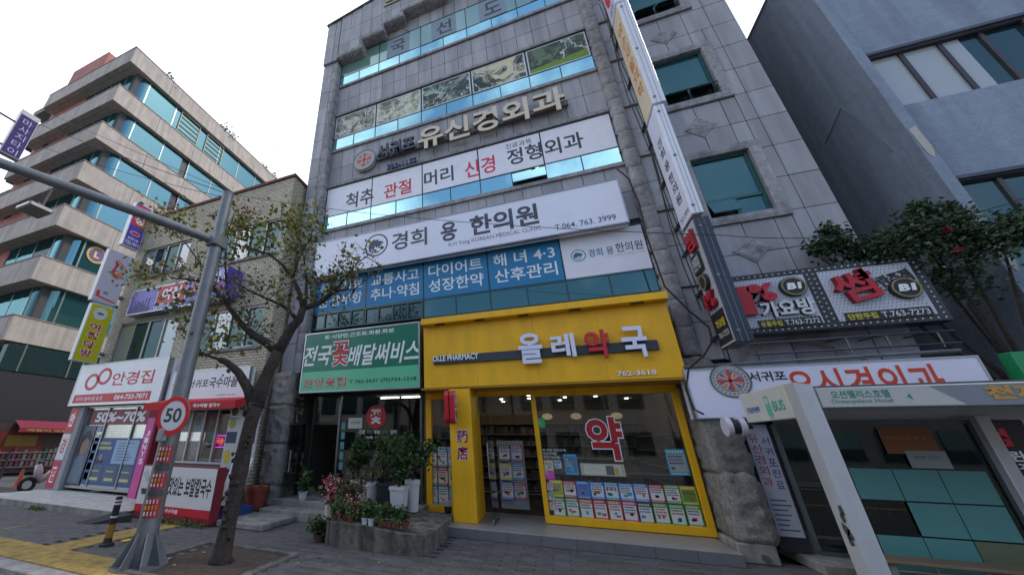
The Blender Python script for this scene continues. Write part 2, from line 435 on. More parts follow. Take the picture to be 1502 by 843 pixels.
for i, (d, x, y, yc) in enumerate(fp):
    dz = random.uniform(-.004, .004)
    if i < 4: o = protos[i]; o.location = (x, y, dz)
    elif i < 300: o = protos[i % 4].copy(); C.objects.link(o); o.location = (x, y, dz)
    else: far_p.box(x, x+.494, y, y+.109, -.05, dz, (1, 1, 1), .005)
o = far_p.build('paving_field', pv, side); o['kind'] = 'stuff'
for p in ((5, 776, 31, 769), (182, 795, 199, 784)):
    a = PT(p[0], p[1], 2, 0); b = PT(p[2], p[3], 2, 0)
    MB().box(a.x, b.x+.25, a.y, b.y, .012, .016, (.75, .5, .02)).build('painted_mark', matte, side)
# tree pit
MB().box(-5.95, -4.2, 4.2, 5.7, -.06, -.012, (.075, .055, .04)).build('tree_pit_soil', mat('soil', (.07, .05, .04), .95, nscale=10, namt=.4, bump=1, bscale=20), side)
pit = MB()
for a in ((-6.05, -5.95, 4.1, 5.8), (-4.2, -4.1, 4.1, 5.8), (-5.95, -4.2, 4.1, 4.2), (-5.95, -4.2, 5.7, 5.8)):
    pit.box(a[0]+.001, a[1]-.001, a[2], a[3], -.1, .03, (.33, .31, .28), .01)
pit.build('tree_pit_edging', mat('old_edging', (.15, .14, .125), .9, nscale=8, namt=.35, dirt=.4), side)
lit = MB()
for i in range(26):
    x, y = random.uniform(-7.5, -1.5), random.uniform(4.3, 7.8); a = random.uniform(0, 6); s_ = random.uniform(.015, .035); ca, sa = math.cos(a)*s_, math.sin(a)*s_
    lit.add([(x+ca, y+sa, .012), (x-sa, y+ca, .02), (x-ca, y-sa, .012), (x+sa, y-ca, .016)], [(0, 1, 2, 3)], random.choice([(.5, .35, .05), (.6, .58, .5), (.3, .12, .05), (.55, .45, .1)]))
tag(lit.build('fallen_leaves', leaf), 'small yellow and pale fallen leaves scattered on the grey pavement', 'leaf litter', kind='stuff')

# ============================================================ main clinic building
XL, XR = -7.55, 6.15
mbld = thing('clinic_building', 'tall grey granite clinic building with rows of mirror glass and rock faced piers', 'building', (-.7, 9, 0))
core = MB()
core.box(XL+.02, XR-.01, 9.35, 20, 3.2, 21.6)                     # body behind the front
core.box(3.42, XR, 9.06, 9.36, 16.2, 21.6)
core.box(XL+.02, 3.42, 9.12, 9.36, 18.9, 19.4)
for a, b in ((3.2, 4.88), (6.76, 8.6), (10.48, 12.28), (14.18, 15.93)):
    core.box(-6.8, 2.66, 9.04, 9.34, a, b)
core.box(3.44, 3.98, 9.06, 9.34, 3.0, 16.2); core.box(5.14, XR-.012, 9.06, 9.34, 3.0, 16.2)
for a, b in ((3.0, 6.50), (8.21, 10.10), (11.82, 13.72), (15.45, 16.2)): core.box(3.98, 5.14, 9.061, 9.34, a, b)
core.box(2.66, 3.44, 9.1, 9.34, 3.0, 21); core.box(XL+.03, -6.8, 9.1, 9.34, 3.0, 21)
core.build('wall', stone_core, mbld)
n_panel = [0]; pmesh = {}
def panel(x0, x1, z0, z1, y=9.0, th=.03, name='stone_panel', m=None):
    w_, h_ = round(x1-x0-.014, 3), round(z1-z0-.014, 3)
    if w_ < .04 or h_ < .04: return
    k = (w_, h_, th, m.name if m else '')
    if k not in pmesh:
        o = MB().box(0, w_, 0, th, 0, h_, (1, 1, 1), .004).build(name, m or stone); o.parent = mbld; pmesh[k] = o.data
    else:
        o = bpy.data.objects.new(name, pmesh[k]); C.objects.link(o); o.parent = mbld
    o.location = Vector((x0+.005, y+random.uniform(-.002, .002), z0+.005))-WLOC[mbld.name]+Vector((0, 0, 0))
def spandrel(x0, x1, z0, z1, nx, nz, **kw):
    for i in range(nx):
        for j in range(nz):
            panel(x0+(x1-x0)*i/nx, x0+(x1-x0)*(i+1)/nx, z0+(z1-z0)*j/nz, z0+(z1-z0)*(j+1)/nz, **kw)
WX = [-6.78, -4.90, -3.02, -1.14, .74, 2.63]
for a, b in ((14.28, 15.83), (10.58, 12.2), (6.88, 8.52)): spandrel(-6.80, 2.66, a, b, 18, 2)
# ribbons of glass: (z bottom, split, top)
ROWS = {7: (16.0, 16.58, 17.80), 6: (12.34, 12.92, 14.12), 5: (8.66, 9.18, 10.43), 4: (4.93, 5.46, 6.70)}
for fl, (z0, z1, z2) in ROWS.items():
    fm = MB()
    fm.box(-6.80, 2.655, 8.985, 9.04, z0-.03, z0); fm.box(-6.80, 2.655, 8.985, 9.04, z2, z2+.03); fm.box(-6.80, 2.655, 8.983, 9.04, z1-.012, z1+.012)
    for i, x in enumerate(WX):
        fm.box(x-.014, x+.014, 8.979, 9.04, z0, z2)
        if i < 5: fm.box((x+WX[i+1])/2-.014, (x+WX[i+1])/2+.014, 8.981, 9.04, z0, z1)
    fm.c = [(.02, .035, .04)]*len(fm.f); fm.build('window_frame', gloss, mbld)
    for i in range(5):
        a, b = WX[i]+.014, WX[i+1]-.014
        big = {7: pane_green, 6: pane_teal, 5: pane_frost, 4: pane_teal}[fl]
        MB().box(a, b, 8.996, 9.02, z1+.012, z2).build('window', big, mbld)
        for h in (0, 1):
            c0, c1 = (a, (a+b)/2-.014) if h == 0 else ((a+b)/2+.014, b)
            if fl == 4 and i < 2: m_ = pane_dark
            elif fl == 4: m_ = pane_teal
            else: m_ = pane_sky
            if fl == 5 and i == 3 and h == 1:      # awning sash pushed open
                MB().add([(c0, 8.99, z1-.012), (c1, 8.99, z1-.012), (c1, 8.80, z0+.02), (c0, 8.80, z0+.02), (c0, 9.005, z1-.02), (c1, 9.005, z1-.02), (c1, 8.815, z0+.012), (c0, 8.815, z0+.012)],
                         [(0, 3, 2, 1), (4, 5, 6, 7), (3, 7, 6, 2), (0, 4, 7, 3), (1, 2, 6, 5), (0, 1, 5, 4)]).build('window', m_, mbld, label='tilted open small mirror pane')
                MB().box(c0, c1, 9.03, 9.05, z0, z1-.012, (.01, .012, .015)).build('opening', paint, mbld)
            else:
                jpane(c0, c1, 8.994, 9.02, z0, z1-.012, .003).build('window', m_, mbld)
# dark sliding sashes beside the green sign, floor 4 left
fm = MB()
for i in range(2):
    a, b = WX[i], WX[i+1]
    for x in (a+.03, a+.47, a+.94, a+1.41, b-.03): fm.box(x-.022, x+.022, 8.95, 8.978, 4.95, 5.42)
    fm.box(a, b, 8.948, 8.976, 4.90, 4.95); fm.box(a, b, 8.948, 8.976, 5.40, 5.45)
fm.c = [(.035, .06, .065)]*len(fm.f); fm.build('sash_frame', gloss, mbld)
# rough bands above and below each ribbon
def band(x0, x1, z0, z1, y=8.93, n=None, amp=.02, name='stone_band', m=None, yb=9.06):
    rough_box(x0, x1, y, yb, z0, z1, amp, .12, 8, .03).build(name, m or rough, mbld)
for z0, z1, z2 in ROWS.values():
    if z0 > 5: band(-6.78, 2.63, z0-.15, z0-.035)
    if 7 < z2 < 17: band(-6.78, 2.63, z2+.035, z2+.15)
# piers: rock-faced quoins and smooth strip
def quoins(x0, x1, y0, y1, z0, z1, n, amp=.03, m=None, cell=.1):
    for i in range(n):
        a = z0+(z1-z0)*i/n; b = z0+(z1-z0)*(i+1)/n
        rough_box(x0, x1, y0, y1, a+.006, b-.006, amp, .065, 6, .04).build('rock_faced_block', m or rough, mbld, smooth=True)
quoins(-7.08, -6.82, 8.72, 9.1, 3.55, 17.3, 22, .03)
for i in range(16):
    z = 3.55+i*.925
    panel(XL, -7.09, z, z+.925, 8.72, .38)
for i in range(15): pass
quoins(2.68, 2.96, 8.84, 9.1, 3.4, 21.2, 29, .035)
z = 4.95; seq = [(3.3, 4.9), (5.02, 6.9), (7.05, 8.62), (8.8, 10.4), (10.55, 12.28), (12.42, 14.1), (14.25, 15.95), (16.1, 17.8), (17.95, 21)]
for a, b in seq:
    for k in range(2): panel(2.98, 3.36, a+(b-a)*k/2, a+(b-a)*(k+1)/2, 8.95, .12)
    band(2.96, 3.40, b+.01, b+.13, 8.88)
panel(3.38, 3.46, 3.3, 21, 9.02, .03)
# right bay cladding
xs = [3.47, 3.92, 4.48, 5.05, 5.61, 6.14]; hw0, hw1 = 3.80, 5.36
holes = [(2.9, 5.0, 0), (6.30, 8.43, 1), (9.88, 12.02, 1), (13.50, 15.68, 1)]
z = 3.30 ; rows = []
zz = [2.92+.876*i for i in range(22)]
dia = [(4.46, 5.63), (4.46, 9.17), (4.49, 12.75), (4.49, 16.4)]
for k in range(len(zz)-1):
    z0, z1 = zz[k], zz[k+1]
    for i in range(5):
        x0, x1 = xs[i], xs[i+1]
        segs = [(x0, x1, z0, z1)]
        for a, b, on in holes:
            if not on: continue
            ns = []
            for (p, q, r0, r1) in segs:
                if r1 <= a or r0 >= b or q <= hw0 or p >= hw1: ns.append((p, q, r0, r1)); continue
                if p < hw0: ns.append((p, hw0, r0, r1))
                if q > hw1: ns.append((hw1, q, r0, r1))
                if r0 < a: ns.append((max(p, hw0), min(q, hw1), r0, a))
                if r1 > b: ns.append((max(p, hw0), min(q, hw1), b, r1))
            segs = ns
        for s_ in segs: panel(*s_, y=9.02)
for cx_, cz_ in dia:
    h = .33; v = []; f = []; n_ = 8
    for i in range(n_+1):
        for j in range(n_+1):
            a, b = (i/n_*2-1), (j/n_*2-1); x = (a+b)/2*h; zq = (a-b)/2*h
            e = min(1-abs(a), 1-abs(b)); y = 8.995-.045*min(1, e*3)*(.6+noise.noise(Vector((cx_+x, cz_+zq, 3))*7))
            v.append((cx_+x, y, cz_+zq))
    for i in range(n_):
        for j in range(n_): A = i*(n_+1)+j; f.append((A, A+1, A+n_+2, A+n_+1)); 
    mb = MB(); mb.add(v, f); e = [0, n_, (n_+1)**2-1, (n_+1)*n_]
    o = len(mb.v); mb.v += [(v[i][0], 9.06, v[i][2]) for i in e]
    for q in range(4): mb.f.append((e[q], e[(q+1) % 4], o+(q+1) % 4, o+q)); mb.c.append((1, 1, 1))
    mb.build('diamond_stone', rough, mbld)
for z0, z1 in ((6.50, 8.21), (10.10, 11.82), (13.72, 15.45)):
    x0, x1 = 3.98, 5.14
    for a in ((hw0, hw1, z1, z1+.2), (hw0, hw1, z0-.2, z0), (hw0, x0, z0, z1), (x1, hw1, z0, z1)):
        band(*a, 8.955, name='window_surround', amp=.015)
    fr_ = MB(); y0 = 9.10
    for a in ((x0, x1, z1-.06, z1), (x0, x1, z0, z0+.06), (x0, x0+.06, z0+.06, z1-.06), (x1-.06, x1, z0+.06, z1-.06), (x0+.06, x1-.06, z0+.47, z0+.53)):
        fr_.box(a[0], a[1], y0-.03, y0+.06, a[2], a[3], (.03, .10, .105))
    fr_.box(4.54, 4.60, y0-.028, y0+.05, z0+.06, z0+.47, (.03, .10, .105))
    fo = fr_.build('window_frame', gloss, mbld)
    MB().box(x0+.06, x1-.06, y0+.01, y0+.03, z0+.53, z1-.06).build('window', pane_teal, mbld)
    opened = z0 > 7
    for a, b in ((x0+.06, 4.54), (4.60, x1-.06)):
        if opened or a < 4.2:
            d = .30 if opened else .2
            zt, zb = z0+.47, (z0+.25 if opened else z0+.1)
            MB().add([(a, y0-.04, zt), (b, y0-.04, zt), (b, y0-d, zb), (a, y0-d, zb), (a, y0-.02, zt), (b, y0-.02, zt), (b, y0-d+.02, zb-.02), (a, y0-d+.02, zb-.02)],
                     [(0, 3, 2, 1), (4, 5, 6, 7), (3, 7, 6, 2), (0, 4, 7, 3), (1, 2, 6, 5), (0, 1, 5, 4)], (.05, .14, .15)).build('window', pane_teal, mbld, label='small teal sash pushed open')
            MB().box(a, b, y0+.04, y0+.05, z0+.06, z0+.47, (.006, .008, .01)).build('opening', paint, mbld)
        else: MB().box(a, b, y0+.01, y0+.03, z0+.06, z0+.47).build('window', pane_teal, mbld)
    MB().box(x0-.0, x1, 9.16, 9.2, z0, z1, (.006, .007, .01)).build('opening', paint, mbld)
# top: stepped rock-faced corbels and the parapet above
st = [(-6.82, -5.72, 17.36), (-5.74, -4.70, 17.90), (-4.72, -3.80, 18.34), (-3.82, -1.9, 18.69), (-1.9, 2.6, 19.05)]
par = MB()
for i, (a, b, zb) in enumerate(st):
    par.box(a+.02, b, 8.66, 9.34, zb+.2, 20.1 if i < 3 else 20.5)
    rough_box(a+.005, b+.14 if i < 4 else b, 8.58, 9.30, zb, zb+.21, .035, .1, 7, .04).build('corbel_stone', rough, mbld)
    if i: rough_box(a-.0, a+.16, 8.59, 9.30, st[i-1][2]+.215, zb-.003, .03, .1, 7, .04).build('corbel_stone', rough, mbld)
par.build('parapet_core', stone_core, mbld)
# parapet cladding rises to the right
def pz(x): return 20.03+(x-XL)*.195
segs_ = [(XL, -7.09)] + [(-7.08, -6.83)]
for a_, b_, _ in st:
    n_ = max(1, round((b_-a_)/.6)); segs_ += [(a_+.02+(b_-a_-.02)*i/n_, a_+.02+(b_-a_-.02)*(i+1)/n_) for i in range(n_)]
for x, x2 in segs_:
    zz0 = 17.3 if x < -6.85 else max([q[2]+.2 for q in st if q[0] < x2-.05 and q[1] > x+.05])
    zt = min(pz((x+x2)/2), 21.6); z = zz0; k = math.ceil((zz0-17.3+.001)/.93)
    while z < zt-.05:
        z2 = min(17.3+.93*k, zt); k += 1
        if z2-z > .06: panel(x, x2, z, z2, 8.62, .1)
        z = z2
cap = MB(); cap.add([(XL-.05, 8.55, pz(XL)), (2.6, 8.55, pz(2.6)), (2.6, 9.6, pz(2.6)), (XL-.05, 9.6, pz(XL)), (XL-.05, 8.55, pz(XL)+.08), (2.6, 8.55, pz(2.6)+.08), (2.6, 9.6, pz(2.6)+.08), (XL-.05, 9.6, pz(XL)+.08)],
    [(0, 3, 2, 1), (4, 5, 6, 7), (0, 1, 5, 4), (1, 2, 6, 5), (2, 3, 7, 6), (3, 0, 4, 7)], (.16, .15, .16)).build('coping', matte, mbld)
spandrel(-6.8, 2.66, 17.86, 18.9, 18, 1, y=9.03)
rd = MB()
for a, b in (((-5.05, 9, 17.80), (-5.75, 8.62, 18.3)), ((-3.5, 9, 17.8), (-4.7, 8.62, 18.7)), ((-2.0, 8.99, 17.8), (-2.0, 8.9, 18.9)), ((-.6, 9, 17.8), (-.1, 8.62, 18.9))): rd.tube([a, b], .015, 6, (.05, .05, .06))
rd.build('support_rod', paint, mbld)
for i, z in enumerate((20.02,)):
    text('브레', FX(8.62), (-4.6, 19.45, -3.0, 20.35), (.30, .27, .18), .0, .05, .02, parent=mbld, mt=metal, name='raised_lettering')
# big rock-faced bases of the piers
def blocks(lst, m=rough_base, amp=.06):
    for (x0, x1, y0, y1, z0, z1) in lst: rough_box(x0+.006, x1-.006, y0, y1, z0+.006, z1-.006, amp, .05, 4.2, .035).build('rock_faced_base_block', m, mbld, smooth=True)
blocks([(-7.50, -6.88, 8.40, 9.1, 0, .62), (-7.50, -6.88, 8.42, 9.1, .62, 1.62), (-7.50, -6.88, 8.42, 9.1, 1.62, 2.62), (-7.5, -6.88, 8.44, 9.1, 2.62, 3.5)])
blocks([(2.53, 2.98, 8.26, 9.2, .27, 1.24), (2.54, 3.02, 8.38, 9.2, 1.24, 2.22), (2.56, 3.04, 8.72, 9.2, 2.22, 3.3)], amp=.05)
MB().box(2.44, 2.94, 8.24, 9.2, 0, .27, (1, 1, 1), .02).build('plinth', concrete, mbld)
MB().tube([(2.75, 8.3, .10), (2.75, 8.17, .10)], .045, 12, (.25, .25, .25)).build('drain_pipe', metal, mbld)
MB().box(XL, XR, 9.3, 16, -.02, .02, (1, 1, 1)).build('ground_floor_slab', concrete, mbld)

# ------------------------------------------------ banners and lettering in the window ribbons
INK = (.045, .045, .06)
z2 = zm(470, 130, .3196); z3 = zm(450, 260, .33955); z4 = zm(610, 440, .2663); z7 = zm(440, 440, .23734)
# floor 7 film letters (grey squares with dark strokes)
t7 = thing('window_lettering', 'grey square letters on the top floor windows of the clinic building', 'sign', (-3, 8.97, 16.6))
for s_, a in (('국', -4.55), ('선', -2.55), ('도', -.62), ('원', 1.25)):
    MB().plate(FX(8.99), a, 16.62, a+1.02, 17.76, 0, .003, (.20, .26, .32)).build('film_square', paint, t7)
    text(s_, FX(8.99), (a+.2, 16.82, a+.84, 17.58), (.05, .05, .06), .004, 0, .02, parent=t7)
# floor 6 pictures of old trees
def treepic(name, c1, c2, c3, sc, crack):
    m = bpy.data.materials.new(name); m.use_nodes = True; t = m.node_tree; k = t.links.new; b = t.nodes['Principled BSDF']; b.inputs['Roughness'].default_value = .35
    g = N(t, 'ShaderNodeNewGeometry'); nz = N(t, 'ShaderNodeTexNoise'); nz.inputs['Scale'].default_value = sc; nz.inputs['Detail'].default_value = 9; nz.inputs['Roughness'].default_value = .7; nz.inputs['Distortion'].default_value = .8
    k(g.outputs['Position'], nz.inputs['Vector']); r = N(t, 'ShaderNodeValToRGB'); r.color_ramp.elements[0].position = .40; r.color_ramp.elements[1].position = .58
    r.color_ramp.elements[0].color = (*c1, 1); r.color_ramp.elements[1].color = (*c2, 1); e = r.color_ramp.elements.new(.5); e.color = (*c3, 1)
    k(nz.outputs['Fac'], r.inputs['Fac'])
    n3 = N(t, 'ShaderNodeTexNoise'); n3.inputs['Scale'].default_value = 2.2; n3.inputs['Detail'].default_value = 3; k(g.outputs['Position'], n3.inputs['Vector'])
    vs = N(t, 'ShaderNodeVectorMath', operation='SCALE'); vs.inputs['Scale'].default_value = 1.2; k(n3.outputs['Color'], vs.inputs[0])
    va = N(t, 'ShaderNodeVectorMath', operation='ADD'); k(g.outputs['Position'], va.inputs[0]); k(vs.outputs[0], va.inputs[1])
    v = N(t, 'ShaderNodeTexVoronoi', feature='DISTANCE_TO_EDGE'); v.inputs['Scale'].default_value = crack; k(va.outputs[0], v.inputs['Vector'])
    r2 = N(t, 'ShaderNodeMapRange'); r2.inputs['From Min'].default_value = .012; r2.inputs['From Max'].default_value = .03; k(v.outputs['Distance'], r2.inputs['Value'])
    x = N(t, 'ShaderNodeMix', data_type='RGBA'); k(r2.outputs[0], x.inputs['Factor']); x.inputs['A'].default_value = (.5, .52, .48, 1); k(r.outputs['Color'], x.inputs['B'])
    k(x.outputs['Result'], b.inputs['Base Color']); return m
pics = [((.04, .05, .04), (.50, .50, .40), (.17, .18, .15), 2.6, 1.0, 'tree_print_a', 'faded picture of a knotted tree trunk'),
        ((.09, .11, .08), (.60, .60, .48), (.34, .35, .26), 2.4, .5, 'tree_print_b', 'faded picture of pale green foliage'),
        ((.02, .035, .03), (.26, .36, .30), (.05, .07, .06), 2.0, 1.1, 'tree_print_c', 'dark green picture of a shaded tree'),
        ((.02, .025, .028), (.60, .56, .36), (.035, .04, .045), 1.3, 1.2, 'tree_print_d', 'picture of a dark tree crown on a cream sky'),
        ((.02, .035, .02), (.12, .18, .09), (.04, .055, .035), 3, .8, 'tree_print_e', 'picture of a tree over bright green grass')]
for i, (a, b_, c_, sc, ck, nm, lb) in enumerate(pics):
    x0, x1 = WX[i]+.03, WX[i+1]-.03
    t = thing('window_picture', lb + [', leftmost of its row', ', second from the left', ', middle of its row', ', second from the right', ', rightmost of its row'][i], 'picture', ((x0+x1)/2, 8.99, 12.95), 'printed pictures in the fifth floor windows')
    MB().plate(FX(8.99), x0+.04, 12.98, x1-.04, 14.06, 0, .004).build('print', treepic(nm, a, b_, c_, sc, ck), t)
    e = MB(); W = (.55, .58, .6)
    for q in ((x0, x1, 12.94, 12.98), (x0, x1, 14.06, 14.10), (x0, x0+.04, 12.98, 14.06), (x1-.04, x1, 12.98, 14.06)): e.plate(FX(8.99), q[0], q[2], q[1], q[3], 0, .006, W)
    e.build('border', paint, t)
    if i == 4: MB().poly(FX(8.99), [(x0+.05, 12.99), (x1-.05, 12.99), (x1-.05, 13.30), (x0+.9, 13.20), (x0+.05, 13.14)], .0045, .0065, (.16, .28, .05)).build('grass_print', matte, t)
# floor 5 banners
t5 = []
words = [('척추', INK, z2(8.985, 120, 484, 242, 524)), ('관절', RED, z2(8.985, 293, 443, 418, 476)), ('머리', INK, z2(8.985, 475, 386, 612, 420)), None, None]
lb5 = ['white window banner with dark 척추, leftmost of the fourth floor', 'white window banner with only red letters 관절', 'white window banner with dark 머리, middle of its row', 'white window banner with red 신경 left of larger dark letters', 'white window banner with dark 외과, rightmost of its row']
for i in range(5):
    x0, x1 = WX[i]+.02, WX[i+1]-.02
    t = thing('window_banner', lb5[i], 'banner', ((x0+x1)/2, 8.99, 9.2), 'white banners across the fourth floor windows'); t5.append(t)
    MB().plate(FX(8.99), x0, 9.20, x1, 10.41, 0, .004, (.74, .74, .82)).build('sheet', paint, t)
for i in range(3): text(words[i][0], FX(8.985), words[i][2], words[i][1], .001, 0, .018, parent=t5[i])
text('신경', FX(8.985), z2(8.985, 660, 340, 806, 380), (.62, .03, .07), .001, 0, .018, parent=t5[3])
text('정형외과', FX(8.985), z2(8.985, 852, 285, 1215, 268), INK, .001, 0, .018, parent=t5[4])
text('진료과목', FX(8.985), z2(8.985, 848, 258, 970, 250), INK, .0012, 0, .006, parent=t5[4])
# floor 4 banners
BLU = (.008, .17, .38)
l4 = ['blue window banner partly behind tree branches, leftmost of the blue row', 'blue window banner with 교통사고, second from the left of the blue row', 'blue window banner with 다이어트, third from the left of the blue row', 'blue window banner with 4·3, next to the small white banner', 'white window banner with a small round horse logo beside the blue banners']
t4 = []
for i in range(5):
    x0, x1 = WX[i]+.02, WX[i+1]-.02
    t = thing('window_banner', l4[i], 'banner', ((x0+x1)/2, 8.99, 5.5), 'banners across the third floor windows'); t4.append(t)
    MB().plate(FX(8.99), x0, 5.50, x1, 6.68, 0, .004, (.70, .70, .80) if i == 4 else BLU).build('sheet', paint, t)
LW = (.72, .76, .80)
for i, (a, b_) in enumerate((('통증치료', '뜸·불부항'), ('교통사고', '추나·약침'), ('다이어트', '성장한약'), ('해 녀 4·3', '산후관리'))):
    x0, x1 = WX[i]+.02, WX[i+1]-.02
    text(a, FX(8.985), (x0+.14, 6.14, x1-.12, 6.52), LW, .001, 0, .012, parent=t4[i])
    text(b_, FX(8.985), (x0+.14, 5.66, x1-.12, 6.05), LW, .001, 0, .012, parent=t4[i])
def horse(fr, u, v, r, col, par, th=.002, bgc=(.6, .62, .7)):
    mb = MB(); mb.ring(fr, u, v, r*.88, r, .001, .001+th, col)
    P = [(-.62, -.42), (-.70, .02), (-.45, .42), (-.12, .60), (-.20, .44), (.22, .52), (.10, .38), (.56, .24), (.62, .02), (.40, .10), (.52, -.18), (.30, -.06), (.34, -.38), (.10, -.16), (.0, -.30), (-.12, -.02), (-.22, -.5), (-.40, -.14), (-.44, -.46)]
    mb.poly(fr, [(u+a*r, v+b*r) for a, b in P], .001, .001+th, col)
    mb.poly(fr, [(u+a*r, v+b*r) for a, b in [(-.5, -.55), (0, -.72), (.5, -.52), (0, -.58)]], .001, .001+th, col)
    return mb.build('emblem', paint, par)
horse(FX(8.985), .98+.15, 6.10, .17, (.02, .13, .2), t4[4])
text('경희 용', FX(8.985), (1.36, 6.0, 1.92, 6.22), (.02, .12, .2), .001, 0, .012, parent=t4[4])
text('한의원', FX(8.985), (1.97, 6.02, 2.54, 6.27), INK, .001, 0, .012, parent=t4[4])
text('K.H Yong KOREAN MEDICAL CLINIC', FX(8.985), (1.75, 5.93, 2.54, 5.97), (.2, .22, .3), .001, 0, 0, parent=t4[4])

# ------------------------------------------------ big projecting name signs
sg = board('clinic_sign', 'long white sign reading 경희 용 한의원 with a round horse emblem above the blue window banners', FX(8.66), (-6.72, 6.62, 2.32, 7.92), .22, (.70, .71, .83), 'sign', frame=(.3, .3, .33), edge=.025)
f_ = FX(8.66)
for _x in (-3.7, -.7): MB().plate(f_, _x, 6.65, _x+.006, 7.89, .0005, .0015, (.34, .34, .42)).build('seam', paint, sg)
_p = PT(552, 359.5, 1, 8.66); horse(f_, _p.x, _p.z, .40, (.04, .06, .11), sg)
SL = (.055, .06, .085)
text('경희', f_, z3(8.66, 368, 245, 520, 290), SL, .004, 0, .028, parent=sg)
text('용', f_, z3(8.66, 577, 200, 650, 268), SL, .004, 0, .028, parent=sg)
text('한의원', f_, z3(8.66, 702, 172, 1006, 200), SL, .004, 0, .028, parent=sg)
text('K.H Yong KOREAN MEDICAL CLINIC', f_, z3(8.66, 613, 283, 1015, 230), (.12, .12, .18), .004, 0, 0, parent=sg)
text('T.064. 763. 3999', f_, z3(8.66, 1070, 207, 1338, 182), SL, .004, 0, .004, parent=sg)
# channel letters of the neurosurgery clinic
f_ = FX(8.98)
ch = thing('channel_letter_sign', 'raised cream letters 유신경외과 with small dark 서귀포 on a rail below the tree pictures', 'sign', (-1, 8.9, 10.9))
MB().plate(f_, -4.7, 11.08, 1.66, 11.26, .02, .12, (.12, .12, .13)).build('rail', paint, ch)
cream, cs = (.60, .53, .42), (.22, .15, .10)
text('유신경외과', FX(8.80), (-3.06, 10.80, 1.58, 11.74), cream, 0, .10, .035, parent=ch, split=True, side=cs)
text('서귀포', FX(8.82), (-4.66, 10.98, -3.2, 11.62), (.03, .04, .07), 0, .08, .035, parent=ch, split=True, side=(.02, .02, .03))
text('763-1175', FX(8.9), (-4.28, 10.50, -3.18, 10.70), (.02, .05, .14), 0, .05, .02, parent=ch, side=(.02, .03, .07))
def roundel(fr, u, v, r, par, d=0, big=True):
    MB().disc(fr, u, v, r, -.12 if big else 0, d, (.45, .43, .42)).build('disc', paint, par)
    mb = MB(); mb.ring(fr, u, v, r*.92, r*1.0, d, d+.012, (.12, .12, .14)); mb.ring(fr, u, v, r*.62, r*.66, d, d+.004, (.10, .10, .16))
    for k in range(12):
        a0, a1 = k*math.pi/6+.06, (k+1)*math.pi/6-.06
        c = (.62, .20, .04) if k % 2 else (.10, .12, .25)
        mb.poly(fr, [(u+r*.18*math.cos((a0+a1)/2), v+r*.18*math.sin((a0+a1)/2)), (u+r*.58*math.cos(a0), v+r*.58*math.sin(a0)), (u+r*.58*math.cos(a1), v+r*.58*math.sin(a1))], d, d+.003, c)
    for a, b in ((.07, .6), (.6, .07)): mb.plate(fr, u-a*r, v-b*r, u+a*r, v+b*r, d, d+.006, (.5, .05, .04))
    for k in range(24):
        a = k*math.pi/12; mb.plate(fr, u+r*.79*math.cos(a)-.035*r, v+r*.79*math.sin(a)-.045*r, u+r*.79*math.cos(a)+.035*r, v+r*.79*math.sin(a)+.045*r, d, d+.003, (.12, .12, .18))
    mb.build('emblem', paint, par)
rd_ = thing('round_emblem_sign', 'round clinic emblem disc with a star cross, left of the raised letters', 'sign', (-5.2, 8.9, 10.7))
roundel(FX(8.82), -5.2, 11.22, .46, rd_)

# ------------------------------------------------ green florist sign
gs = board('florist_sign', 'green florist sign reading 전국 꽃 배달써비스 with a pale green telephone strip', FX(8.45), (-6.56, 2.93, -2.96, 4.64), .25, (.008, .17, .10), 'sign', frame=(.4, .42, .44), edge=.035)
f_ = FX(8.45)
MB().plate(f_, -6.525, 2.965, -2.995, 3.50, .001, .004, (.13, .52, .30)).build('strip', gloss, gs)
WT = (.80, .82, .82)
text('동·서양란.근조화.화환.화분', f_, z7(8.45, 155, 218, 583, 198), WT, .002, 0, .015, parent=gs)
text('전국', f_, z7(8.45, 32, 290, 192, 400), WT, .006, 0, .02, .25, parent=gs)
text('꽃', f_, z7(8.45, 205, 262, 300, 400), WT, .006, 0, .015, parent=gs, grow=.035)
text('꽃', f_, z7(8.45, 205, 262, 300, 400), RED, .009, 0, .015, parent=gs)
text('배달써비스', f_, z7(8.45, 302, 282, 738, 378), WT, .006, 0, .02, .25, parent=gs)
text('원앙꽃집', f_, z7(8.45, 25, 488, 283, 530), WT, .006, 0, .008, parent=gs, grow=.016)
text('원앙꽃집', f_, z7(8.45, 25, 488, 283, 530), RED, .009, 0, .008, parent=gs)
text('T 762-3631 (자)733-1218', f_, z7(8.45, 305, 490, 720, 500), (.01, .015, .012), .006, 0, .022, parent=gs)

# ------------------------------------------------ pharmacy front
ph = thing('pharmacy_shopfront', 'yellow pharmacy shopfront with a big glass window full of leaflets and an open glass door', 'shopfront', (0, 8.4, .18))
for i in range(4):
    xa_, xb_ = -2.82+5.30*i/4, -2.82+5.30*(i+1)/4
    MB().box(xa_+.001, xb_-.001, 8.36, 8.95, 2.90, 4.44, (1, 1, 1), .002).build('fascia_panel', yellow, ph)
MB().box(-2.83, 2.49, 8.16, 8.97, 4.44, 4.60, (1, 1, 1), .01).build('canopy', yellow, ph)
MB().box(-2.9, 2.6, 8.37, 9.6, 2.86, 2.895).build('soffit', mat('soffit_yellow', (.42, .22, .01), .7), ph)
for x in (-2.35, -1.35, -.35, .75, 1.95):
    o = MB().box(x-.12, x+.12, 8.20, 8.30, 4.425, 4.439, (.03, .03, .03)).build('downlight', paint, ph)
fo = FX(8.36)
bl = thing('pharmacy_sign', 'raised letters 올레약국 and OLLE PHARMACY along a dark bar on the yellow fascia', 'sign', (0, 8.3, 3.6))
